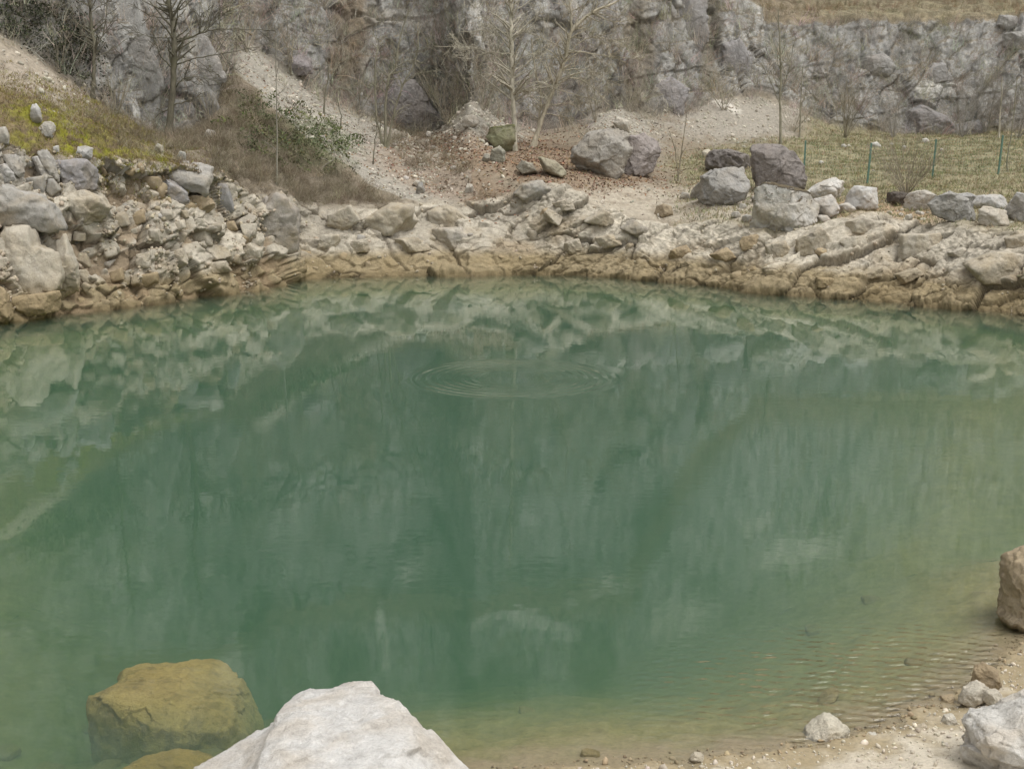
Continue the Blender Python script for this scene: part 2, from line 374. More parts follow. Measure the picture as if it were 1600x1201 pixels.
P_BRUSH = [(338,92),(360,112),(408,160),(460,212),(508,252),(570,292),(625,314),(640,330),(560,332),(470,330),(400,318),(345,285),(300,240),(270,225),(300,205),(345,195)]
# --- relief
i_b = w_bank > 0; i_c = w_cliff > 0; i_s = w_slope > 0
disp = np.zeros(len(Bf)); hue = np.zeros(len(Bf)); crk = np.zeros(len(Bf))
lf = 1-sstep(430, 500, SX); rt = sstep(780, 860, SX); md = np.clip(1-lf-rt, 0, 1)
Pb = Bf[i_b]
f1, c1, h1 = facet(Pb, (1.35, 1.2, 1.0), 11, .10, rotm('Y', 14), 1.0, .04); f2, c2, h2 = facet(Pb, (.48, .5, .36), 12, .18, rotm('Y', -10), 1.2, .08); 
Rr = rotm('Y', -24)
f3, c3, h3 = facet(Pb, (4.2, 2.6, .85), 13, .28, Rr, .7, .04); f4, c4, h4 = facet(Pb, (1.3, 1.1, .27), 14, .2, Rr, .8, .08)
f5, c5, h5 = facet(Pb, (2.3, 1.6, 1.4), 15, .3, rotm('Y', 12), .8, .06)
f6, c6, h6 = facet(Pb, (2.2, 1.7, .85), 18, .25, rotm('Y', -30), .5, .03); pit = fbm(Pb*3.4, 4, 19, .6, True); fine = fbm(Pb*5.5, 4, 16, .6); big = fbm(Pb*.45, 3, 17)
L, Mi, Rg = lf[i_b], md[i_b], rt[i_b]
dL = .52*f1+.26*f2-.12*c1-.05*c2+.30*big; dR = .46*f3+.20*f4-.14*c3-.05*c4-.07*c6+.50*big+.12*pit; dM = .34*f5+.14*f2-.10*c5-.04*c2+.35*big
disp[i_b] += w_bank[i_b]*(L*dL+Rg*dR+Mi*dM+.07*fine)
hue[i_b] += w_bank[i_b]*((L*h1+Rg*h3+Mi*h5)*.6+.4*h2-.5); crk[i_b] += w_bank[i_b]*np.maximum(np.maximum(np.maximum(L*c1, Rg*c3)*1.0, Mi*c5), Rg*.5*c6)
Pc = Bf[i_c]
g1, k1, m1 = facet(Pc, (4.2, 4.0, 9.0), 21, .08, rotm('Y', 5), .45, .025); g2, k2_, m2 = facet(Pc, (1.5, 1.6, 3.4), 22, .10, rotm('Y', 9), .7, .04); g3_, k3_, m3 = facet(Pc, (.55, .6, .7), 23, .12, rotm('Y', -8), 1.0, .07)
g4, k4c, m4 = facet(Pc, (5.5, 5.0, 1.3), 28, .10, rotm('Y', -9), .5, .05); g5, k5c, m5 = facet(Pc, (.26, .3, .3), 29, .15, None, 1.0, .1)
cf = fbm(Pc*2.6, 4, 24, .6); cb = fbm(Pc*np.array([.16, .16, .09]), 3, 25); cr_ = fbm(Pc*np.array([.5, .5, .12]), 4, 26, .55, True)
strat = np.sin((Pc[:, 2]*1.0+.25*Pc[:, 0])*1.5+2.5*fbm(Pc*.25, 2, 27))
disp[i_c] += w_cliff[i_c]*(.80*g1+.34*g2+.15*g3_+.14*g4+.06*g5-.16*k1-.07*k2_-.03*k3_-.04*k4c+.55*cb+.06*cr_+.05*cf)
hue[i_c] += w_cliff[i_c]*(.5*m1+.3*m2+.2*m3-.5); crk[i_c] += w_cliff[i_c]*np.maximum.reduce([k1, .8*k2_, .6*k4c])
Psl = Bf[i_s]
disp[i_s] += w_slope[i_s]*(.35*fbm(Psl*.35, 3, 31)+.13*fbm(Psl*1.6, 4, 32)+.03*fbm(Psl*6, 3, 33))
_ds = smooth_ax(smooth_ax(disp.reshape(NC, NR), 1, 1), 0, 1).reshape(-1); _wt = sstep(270, 330, SX)*(1-sstep(480, 540, SX))*w_bank*(1-sstep(1.3, 1.6, T)); disp = disp*(1-_wt)+_ds*_wt
under = sstep(.0, .7, T)
V = Bf+Nf*(disp*under)[:, None]
# ragged water edge: nothing of the bank is drawn back below the surface line by its relief
# --- colour of the ground itself
PXo, PYo, _ = proj(V)
G = lambda r, g, b_: np.array([r, g, b_])
n_a = fbm(Bf*.5, 4, 41); n_b = fbm(Bf*1.7, 4, 42); n_c = fbm(Bf*6, 3, 43)
col = np.zeros((len(Bf), 3))
def lay(mask, c): 
    global col
    m = np.clip(mask, 0, 1)[:, None]; col = col*(1-m)+np.asarray(c)*m
rockc = (G(.405, .365, .295)+rt[:, None]*G(.045, .042, .035))*(1+.42*hue+.22*n_b)[:, None]
lay(np.ones(len(Bf)), G(.27, .225, .165))
lay(w_bank, rockc)
hz = V[:, 2]
lay(w_bank*sstep(-.05, .45, n_a+.4*n_b+.15-.12*hz)*.75, G(.30, .235, .15))
lay(w_bank*lf*sstep(3.0, 4.2, hz+.6*n_b)*.6, G(.32, .31, .285))
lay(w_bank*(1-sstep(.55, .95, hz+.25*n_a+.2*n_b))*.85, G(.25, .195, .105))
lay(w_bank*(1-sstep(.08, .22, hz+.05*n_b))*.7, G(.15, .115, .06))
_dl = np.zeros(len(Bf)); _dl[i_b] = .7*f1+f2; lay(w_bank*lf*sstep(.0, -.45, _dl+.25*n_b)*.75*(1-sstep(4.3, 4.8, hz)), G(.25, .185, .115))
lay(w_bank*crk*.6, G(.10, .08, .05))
cl = G(.405, .395, .37)*(1+.45*hue+.3*n_b)[:, None]
lay(w_cliff, cl)
lay(w_cliff*sstep(.0, .5, n_a+.3*n_b)*.5, G(.34, .31, .275))
lay(w_cliff*sstep(.12, .5, fbm(Bf*np.array([.9, .9, .11]), 4, 44))*.65, G(.52, .50, .455))
lay(w_cliff*sstep(.12, .5, fbm(Bf*np.array([.8, .8, .10])+9, 4, 45))*.5, G(.17, .165, .155))
upn = V.reshape(NC, NR, 3); ddu = np.gradient(upn, axis=0); ddv = np.gradient(upn, axis=1); NV = np.cross(ddu, ddv); NV /= np.linalg.norm(NV, axis=2, keepdims=True)+1e-9
if (NV*Nn).sum() < 0: NV = -NV
NV = NV.reshape(-1, 3)
lay(w_cliff*sstep(.42, .7, NV[:, 2]+.25*n_b)*.8, G(.19, .155, .10))            # soil and dead grass on ledges
lay(w_cliff*sstep(.05, .45, fbm(Bf*np.array([.35, .35, .35])+5, 4, 46)+.15*n_c)*.55*sstep(1250, 900, PX+0*PX), G(.235, .195, .14))
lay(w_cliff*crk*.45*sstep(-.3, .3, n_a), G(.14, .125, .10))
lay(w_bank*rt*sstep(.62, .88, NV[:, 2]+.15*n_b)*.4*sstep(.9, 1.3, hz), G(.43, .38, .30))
terr = sstep(5.93, 6.0, T)*(1-sstep(6.95, 7.1, T)); lay(terr, G(.25, .20, .125)*(1+.3*n_b)[:, None])
# slope covers
field = w_slope*sstep(1020, 1120, PX+40*n_a)*(1-sstep(3.6, 4.2, T+.1*n_a)*(1-sstep(1230, 1290, PX)))
scree = G(.315, .292, .245); brush = G(.20, .168, .125)
lay(w_slope, G(.225, .19, .14)*(1+.25*n_b)[:, None])
lay(field, G(.27, .24, .15)*(1+.3*n_b+.25*n_c)[:, None])
lay(field*sstep(.05, .4, n_a)*.5, G(.20, .20, .10))
lay(w_slope*blob(1150, 325, 420, 26, 4, .3)*(PX > 850), G(.37, .325, .255))           # trodden pale ledge path
lay(w_slope*blob(1380, 335, 95, 26, 0, .3, seed=2), G(.36, .265, .17))
MS, MB_ = pmask(P_SCREE, 7, 1), pmask(P_BRUSH, 9, 2)
lay(w_slope*MS, scree*(1+.25*n_c)[:, None])      # the long scree band
lay(w_slope*blob(735, 190, 85, 45, 10, .4, seed=4), scree)
lay(w_slope*blob(970, 195, 70, 40, 35, .4, seed=5), scree)
lay(w_slope*blob(1140, 185, 110, 36, 0, .5, seed=6), G(.30, .272, .225))
lay(w_slope*(SX < 1120)*sstep(-.1, .4, n_b+.6*n_c)*.55*(T > 2.3)*(1-.6*MS), G(.20, .16, .11))
lay(w_slope*blob(830, 250, 190, 34, 8, .5, seed=7)*.75, G(.235, .17, .115))             # leaf litter
lay(w_slope*blob(700, 285, 130, 30, 20, .5, seed=8)*.5, G(.23, .155, .10))
lay(w_slope*MB_, brush*(1+.4*n_c)[:, None])
lay(w_slope*blob(490, 225, 65, 35, 15, .6, seed=12)*.6, G(.10, .115, .055))
lay(w_slope*blob(110, 215, 210, 60, 25, .4, seed=13), G(.19, .145, .085)*(1+.4*n_c)[:, None])
lay(w_slope*blob(30, 100, 120, 40, 28, .4, seed=14), G(.32, .275, .215))
for (bx, by, br, bb, an, am) in ((70, 180, 55, 22, 10, .9), (115, 212, 26, 26, 0, 1), (140, 235, 50, 12, 0, .8), (210, 240, 55, 10, 5, .7), (40, 215, 30, 16, 0, .6), (160, 200, 60, 22, 20, .45)):
    lay((w_slope+.5*w_bank*(T > 1.7))*blob(bx, by, br, bb, an, .6, sc=1.2, seed=int(bx))*am*sstep(-.35, .15, n_c+.3*n_b), G(.22, .215, .025))
# patches on the walls
lay(w_cliff*blob(60, 60, 95, 75, 30, .5, seed=20)*.6, G(.12, .11, .09))
lay(w_cliff*blob(620, 30, 110, 12, 3, .5, seed=21)*.8, G(.52, .49, .44)); lay(w_cliff*blob(830, 40, 90, 14, 18, .6, seed=22)*.8, G(.50, .475, .43))
lay(w_cliff*blob(940, 62, 45, 8, 12, .5, seed=23)*.9, G(.55, .52, .46)); lay(w_cliff*blob(1040, 143, 24, 10, 35, .6, sc=1.5, seed=24), G(.62, .58, .51))
lay(w_cliff*blob(1468, 138, 38, 10, -8, .5, sc=1.5, seed=25), G(.62, .60, .55)); lay((w_cliff+w_slope)*blob(1135, 165, 24, 7, 25, .5, sc=1.5, seed=26), G(.58, .54, .47))
for (bx, by, br, bb, an) in ((568,-410,9,75,0), (780,-365,60,14,5), (905,-333,14,15,0), (950,-320,16,12,0), (860,-400,60,16,-20), (690,-620,26,70,5), (430,-600,12,60,0), (985,-300,40,12,-30), (1100,-420,60,40,0), (1300,-330,70,30,10), (300,-400,30,60,0), (640,-250,50,20,0), (1210,-250,30,20,0)):
    lay(w_cliff*blob(bx, by, br, bb, an, .6, sc=1.0, seed=abs(bx)), G(.68, .65, .58))
for (bx, by, br, bb, an) in ((660,-280,45,40,0), (500,-480,40,90,0), (840,-250,70,18,0), (1050,-200,30,90,0), (360,-300,40,60,0), (760,-520,60,60,0), (950,-480,40,90,0)):
    lay(w_cliff*blob(bx, by, br, bb, an, .6, sc=1.0, seed=abs(bx)+1)*.75, G(.11, .105, .075))
lay(w_cliff*blob(545, 60, 30, 90, 8, .6, seed=27)*.7, G(.24, .17, .09)); lay(w_cliff*blob(700, 130, 50, 55, 0, .7, seed=28)*.25, G(.13, .13, .07))
lay(w_cliff*blob(1000, 90, 22, 110, 0, .6, seed=29)*.6, G(.20, .16, .10)); lay(w_cliff*blob(1115, 60, 14, 70, 0, .6, seed=30)*.6, G(.18, .15, .09))
col = np.clip(col*(1+.12*n_c)[:, None], .02, .75)
# cut the sheet into bank, slope and wall; neighbours share their border row
r12 = int(np.searchsorted(tt, 2.05)); r45 = int(np.searchsorted(tt, 4.97))
def cut(name, a, b_, m, **pr):
    idx = (np.arange(NC)[:, None]*NR+np.arange(a, b_+1)[None, :]).ravel()
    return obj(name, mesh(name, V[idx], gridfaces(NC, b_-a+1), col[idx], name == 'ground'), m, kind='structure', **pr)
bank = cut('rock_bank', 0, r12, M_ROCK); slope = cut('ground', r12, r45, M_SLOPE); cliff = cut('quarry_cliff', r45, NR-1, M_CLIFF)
# first surface seen along each pixel of the sheet
BIN = 3.0; X0, Y0b, NX, NYb = -210, -130, 690, 300
PXv, PYv, DV = proj(V)
bi = ((PXv-X0)/BIN).astype(int); bj = ((PYv-Y0b)/BIN).astype(int)
ok = (bi >= 0) & (bi < NX) & (bj >= 0) & (bj < NYb) & (T > .9)
ZB = np.full((NX, NYb), 1e9); IB = np.full((NX, NYb), -1); o_ = np.argsort(-DV[ok]); src = np.where(ok)[0][o_]
ZB[bi[src], bj[src]] = DV[src]; IB[bi[src], bj[src]] = src
def hit(px, py):
    """vertex of the sheet seen at a pixel"""
    i = int((px-X0)/BIN); j = int((py-Y0b)/BIN); best = None
    for r_ in range(0, 8):
        s_ = IB[max(i-r_, 0):i+r_+1, max(j-r_, 0):j+r_+1]; s_ = s_[s_ >= 0]
        if len(s_):
            k = s_[np.argmin((PXv[s_]-px)**2+(PYv[s_]-py)**2)]; return V[k], NV[k]
    raise RuntimeError((px, py))

# ------------------------------------------------------------------ near shore and pond bed
pond = np.array([(-7.2, 7.4), (-5.5, 7.6), (-3, 8.1), (-1.2, 8.9), (-.25, 9.25), (.6, 9.42), (1.5, 9.5), (2.4, 9.7), (3.15, 10.05), (3.9, 10.6), (4.5, 11.15), (5.1, 11.95), (5.75, 12.8), (6.6, 14.6), (8.0, 17.3), (9.6, 21.5), (11.9, 26.5), (14.2, 31), (13.6, 34.5), (7.8, 38.8), (3, 43), (-.5, 43.8), (-6, 43), (-7.5, 40.5), (-13, 33), (-13.4, 28), (-12.2, 22.5), (-10.2, 17), (-8.2, 12.5), (-7.3, 9.5)])
def pond_sd(X, Y):
    d = np.full(X.shape, 1e9); ins = np.zeros(X.shape, bool); n = len(pond)
    for i in range(n):
        a, b_ = pond[i], pond[(i+1) % n]; e = b_-a; t = np.clip(((X-a[0])*e[0]+(Y-a[1])*e[1])/(e@e), 0, 1)
        d = np.minimum(d, np.hypot(X-a[0]-t*e[0], Y-a[1]-t*e[1]))
        c_ = ((a[1] > Y) != (b_[1] > Y)) & (X < (b_[0]-a[0])*(Y-a[1])/(b_[1]-a[1]+1e-12)+a[0]); ins ^= c_
    return np.where(ins, -d, d)
def ground_z(X, Y):
    sd = pond_sd(X, Y); P = np.stack([X, Y, 0*X], 1)
    dep = -sd; dp = np.clip(dep, 0, 99); bedz = -3.4*(1-np.exp(-dp*.044-.017*dp**2))
    near = np.clip(sd, 0, 99); up = .10*near+.030*near**2
    up = np.minimum(up, 5)
    z = np.where(sd > 0, up, bedz)
    n1 = fbm(P*.9, 3, 61); n2 = fbm(P*3.2, 3, 62); n3 = fbm(P*9, 3, 63)
    z = z+.10*n1*np.clip(np.abs(sd)/1.2, .25, 1)+.045*n2+.018*n3
    k = sstep(14.5, 16.0, Y)*sstep(-2.5, -1.0, sd); z = z*(1-k)+np.minimum(z, -.45)*k
    return z, sd, n1, n2, n3
def near_sheet(name, x0, x1, y0, y1, st, m, hole=None):
    xs = np.arange(x0, x1+1e-6, st); ys = np.arange(y0, y1+1e-6, st); X, Y = np.meshgrid(xs, ys, indexing='ij'); Xf, Yf = X.ravel(), Y.ravel()
    z, sd, n1, n2, n3 = ground_z(Xf, Yf)
    c = np.tile(G(.48, .43, .345), (len(z), 1))*(1+.12*n2+.10*n3)[:, None]
    def ly(mk, cc):
        nonlocal c
        mk = np.clip(mk, 0, 1)[:, None]; c = c*(1-mk)+np.asarray(cc)*mk
    ly(sstep(.1, .4, n1)*.4, G(.34, .28, .20))
    ly((1-sstep(.01, .07, z+.02*n2))*.9, G(.27, .215, .125))
    ly((1-sstep(-.16, -.01, z+.04*n2)), G(.255, .225, .10)*(1+.35*n2+.3*n3)[:, None])
    ly(sstep(.15, .45, n2+.3*n3)*(z < -.05)*.6, G(.13, .115, .05))
    F = gridfaces(len(xs), len(ys))
    if hole is not None:
        cx = Xf[F].mean(1); cy = Yf[F].mean(1); F = F[~((cx > hole[0]) & (cx < hole[1]) & (cy > hole[2]) & (cy < hole[3]))]
    if name == 'pond_bed':                                 # drop what lies under the far banks
        F = F[(z[F].min(1) < 4) & ((sd[F].min(1) < 1.5) | (Yf[F].mean(1) < 15))]
    return obj(name, mesh(name, np.stack([Xf, Yf, z], 1), F, np.clip(c, .02, .7)), m, kind='structure')
near_sheet('shore', -6.0, 8.0, 6.0, 15.0, .03, M_SHORE)
near_sheet('pond_bed', -24, 24, -8, 46.5, .25, M_BED, hole=(-6.0, 8.0, 6.0, 15.0))
def gz(x, y): return float(ground_z(np.array([x]), np.array([y]))[0][0])

# ------------------------------------------------------------------ water
def water_material():
    m, nt, out = mat_new('pond_water'); b = NB(nt); geo = b.n('ShaderNodeNewGeometry'); pos = geo.outputs['Position']
    sep = b.n('ShaderNodeSeparateXYZ'); b.l(pos, sep.inputs[0]); X, Y = sep.outputs[0], sep.outputs[1]
    n1 = b.noise(b.scalevec(pos, 1.0, 1.7, 1), 4.6, 1, .4); n2 = b.noise(b.scalevec(pos, 1.0, 2.2, 1), 17, 2, .5)
    amp = b.math('ADD', .2, b.math('MULTIPLY', b.ramp(b.noise(b.scalevec(pos, .6, 1.3, 1), .35, 4, .6), (.42, g3(0)), (.68, g3(1))), 2.0))
    h = b.math('MULTIPLY', b.math('ADD', b.math('MULTIPLY', n1, .0008), b.math('MULTIPLY', n2, .00008)), amp)
    # the rings
    dx = b.math('SUBTRACT', X, RING[0]); dy = b.math('SUBTRACT', Y, RING[1])
    r = b.math('SQRT', b.math('ADD', b.math('MULTIPLY', dx, dx), b.math('MULTIPLY', dy, dy)))
    win = b.math('MULTIPLY', b.math('SMOOTH_MIN', 1.0, b.math('MULTIPLY', b.math('SUBTRACT', r, .5), .55), .2), b.math('SUBTRACT', 1.0, b.math('MULTIPLY', b.math('SUBTRACT', r, 1.85), 2.6, clamp=True)), clamp=True)
    win = b.math('MAXIMUM', win, 0.0)
    rings = b.math('MULTIPLY', b.math('SINE', b.math('MULTIPLY', r, 2*math.pi/.20)), b.math('MULTIPLY', win, b.math('MULTIPLY', b.noise(pos, 1.1, 2), .0075)))
    h = b.math('ADD', h, rings)
    # wind ripples running into the near right corner
    px_ = b.math('ADD', b.math('MULTIPLY', X, .22), Y)
    wrp = b.noise(b.scalevec(pos, .9, 1.4, 1), 1.6, 3, .5)
    ph = b.math('ADD', b.math('MULTIPLY', px_, 2*math.pi/.135), b.math('MULTIPLY', wrp, 13.0))
    ph2 = b.math('ADD', b.math('MULTIPLY', b.math('ADD', b.math('MULTIPLY', X, -.38), Y), 2*math.pi/.105), b.math('MULTIPLY', b.noise(pos, 2.3, 3, .5), 11.0))
    ex = b.math('DIVIDE', b.math('SUBTRACT', X, 4.1), 3.3); ey = b.math('DIVIDE', b.math('SUBTRACT', Y, 10.6), 2.1)
    zone = b.math('SUBTRACT', 1.0, b.math('SQRT', b.math('ADD', b.math('MULTIPLY', ex, ex), b.math('MULTIPLY', ey, ey))), clamp=True)
    zone = b.math('MULTIPLY', b.math('MULTIPLY', zone, 1.5, clamp=True), b.ramp(b.noise(b.scalevec(pos, .8, 1.6, 1), 3.2, 4, .6), (.38, g3(0.05)), (.66, g3(1))))
    h = b.math('ADD', h, b.math('MULTIPLY', b.math('ADD', b.math('SINE', ph), b.math('MULTIPLY', b.math('SINE', ph2), .55)), b.math('MULTIPLY', zone, .019)))
    bp = b.n('ShaderNodeBump'); bp.inputs['Strength'].default_value = 1.0; bp.inputs['Distance'].default_value = 1.0; b.l(h, bp.inputs['Height'])
    fr = b.n('ShaderNodeFresnel'); fr.inputs['IOR'].default_value = 1.333; b.l(bp.outputs[0], fr.inputs['Normal'])
    gl = b.n('ShaderNodeBsdfGlossy'); gl.inputs['Roughness'].default_value = .01; b.l(bp.outputs[0], gl.inputs['Normal']); gl.inputs['Color'].default_value = (1, 1, 1, 1)
    tr = b.n('ShaderNodeBsdfTransparent'); mx = b.n('ShaderNodeMixShader')
    b.l(fr.outputs[0], mx.inputs[0]); b.l(tr.outputs[0], mx.inputs[1]); b.l(gl.outputs[0], mx.inputs[2]); b.l(mx.outputs[0], out.inputs['Surface'])
    vs = b.n('ShaderNodeVolumeScatter'); vs.inputs['Density'].default_value = .245; vs.inputs['Color'].default_value = (.54, .79, .70, 1); vs.inputs['Anisotropy'].default_value = .0
    va = b.n('ShaderNodeVolumeAbsorption'); va.inputs['Density'].default_value = .66; va.inputs['Color'].default_value = (.26, .53, .29, 1)
    ad = b.n('ShaderNodeAddShader'); b.l(vs.outputs[0], ad.inputs[0]); b.l(va.outputs[0], ad.inputs[1]); b.l(ad.outputs[0], out.inputs['Volume'])
    return m
RING = atZ(800, 590, 0)
wv = []; zb = -3.9
wpoly = np.array([(-18, 4.5), (10.5, 4.5), (10.5, 14), (17, 31), (15, 38), (8, 43), (4, 46), (-8, 46), (-18, 36)])
nW = len(wpoly); wv = np.concatenate([np.c_[wpoly, np.zeros(nW)], np.c_[wpoly, np.full(nW, zb)]])
me = bpy.data.meshes.new('water'); me.from_pydata([tuple(v) for v in wv], [], [tuple(range(nW)), tuple(range(2*nW-1, nW-1, -1))]+[(i, i+nW, (i+1) % nW+nW, (i+1) % nW) for i in range(nW)]); me.update()
obj('water', me, water_material(), kind='structure')


# ------------------------------------------------------------------ rocks
def star(outline, D, seed, lvl=4, n=2.6, cuts=7, rough=.05, fr=2.2, cuthi=1.05, cutlo=.78, blur=2, relief=1.0, joints=1.0):
    """solid with the given 2-D outline (u, v about its middle) and half depth D; broken faces front and back"""
    r = np.random.default_rng(seed); V_, F_ = ico(lvl); O = np.asarray(outline, float)
    th = np.linspace(-math.pi, math.pi, 361)[:-1]; dx, dy = np.cos(th), np.sin(th); R = np.zeros(360)
    for i in range(len(O)):
        a, e = O[i], O[(i+1) % len(O)]-O[i]; den = dx*e[1]-dy*e[0]; den = np.where(np.abs(den) < 1e-9, 1e-9, den)
        t = (a[0]*e[1]-a[1]*e[0])/den; q = (a[0]*dy-a[1]*dx)/den
        R = np.where((t > 0) & (q >= -1e-6) & (q <= 1+1e-6), np.maximum(R, t), R)
    R = np.where(R <= 1e-6, R[R > 0].mean(), R)
    for _ in range(blur): R = (np.roll(R, 1)+R*2+np.roll(R, -1))/4
    u, d, v = V_[:, 0], V_[:, 1], V_[:, 2]; a = (np.arctan2(v, u)+math.pi)/(2*math.pi)*360
    i0 = np.floor(a).astype(int) % 360; f = a-np.floor(a); Rv = R[i0]*(1-f)+R[(i0+1) % 360]*f
    rho = np.hypot(u, v)
    rad = ((rho/Rv)**n+(np.abs(d)/D)**n)**(-1/n)
    P = V_*rad[:, None]; Q = P/np.array([np.sqrt((R**2).mean()), D, np.sqrt((R**2).mean())])
    N = r.normal(size=(cuts, 3)); N[:, 1] = np.sign(N[:, 1])*(np.abs(N[:, 1])+.6); N /= np.linalg.norm(N, axis=1)[:, None]; hh = r.uniform(cutlo, cuthi, cuts)
    q = np.clip(Q @ N.T, 0, None)/hh
    k = np.maximum((q**24).sum(1)**(1/24), 1.0); P = P/k[:, None]
    sz = np.sqrt(np.abs(R).mean()*D)
    if lvl >= 4:
        fa, ck, _h = facet(P/sz+seed*1.3, (.62, .62, .42), seed, .15, rotm('Y', r.uniform(-40, 40)), 1.2, .05); fb_, cb_, _h = facet(P/sz+seed*2.3, (.22, .22, .15), seed+9, .2, rotm('Y', r.uniform(-40, 40)), 1.2, .08)
        P = P*(1+relief*(.10*fa-.025*joints*ck+.035*fb_-.010*joints*cb_))[:, None]
    P = P*(1+rough*(fbm(P/sz*fr+seed*1.7, 5, seed)+.5*fbm(P/sz*fr*.6+seed, 2, seed+5, .5, True)))[:, None]
    return P, F_
def rock(name, px, thick, seed, mat, colr, Y=None, back=.35, sink=.12, lvl=4, parent=None, **kw):
    """a rock whose front outline is surveyed at its own distance; props given as label / category / group"""
    props = {k_: kw.pop(k_) for k_ in ('label', 'category', 'group', 'kind') if k_ in kw}
    px = np.asarray(px, float)
    if Y is None: Y = float(hit((px[:, 0].min()+px[:, 0].max())/2, (px[:, 1].max()-2) if parent is None else px[:, 1].mean())[0][1])
    wid = (px[:, 0].max()-px[:, 0].min())/FPX*Y; D = thick*wid*.5; Yc = Y+D*back
    W_ = atY(px[:, 0], px[:, 1], np.full(len(px), Yc)); xz = W_[:, [0, 2]]
    c = (xz.max(0)+xz.min(0))/2; h = xz[:, 1].max()-xz[:, 1].min(); low = xz[:, 1] < c[1]
    xz = xz-c; xz[low, 1] -= sink*h*(-xz[low, 1])/(h/2)
    P, F_ = star(xz, D, seed, lvl, **kw)
    zb = P[:, 2].min(); P = P-np.array([0, 0, zb])
    o = obj(name, mesh(name, P, F_, smooth=Yc < 25), mat, parent, (c[0], Yc, c[1]+zb), **props); o.color = (*colr, 1); return o
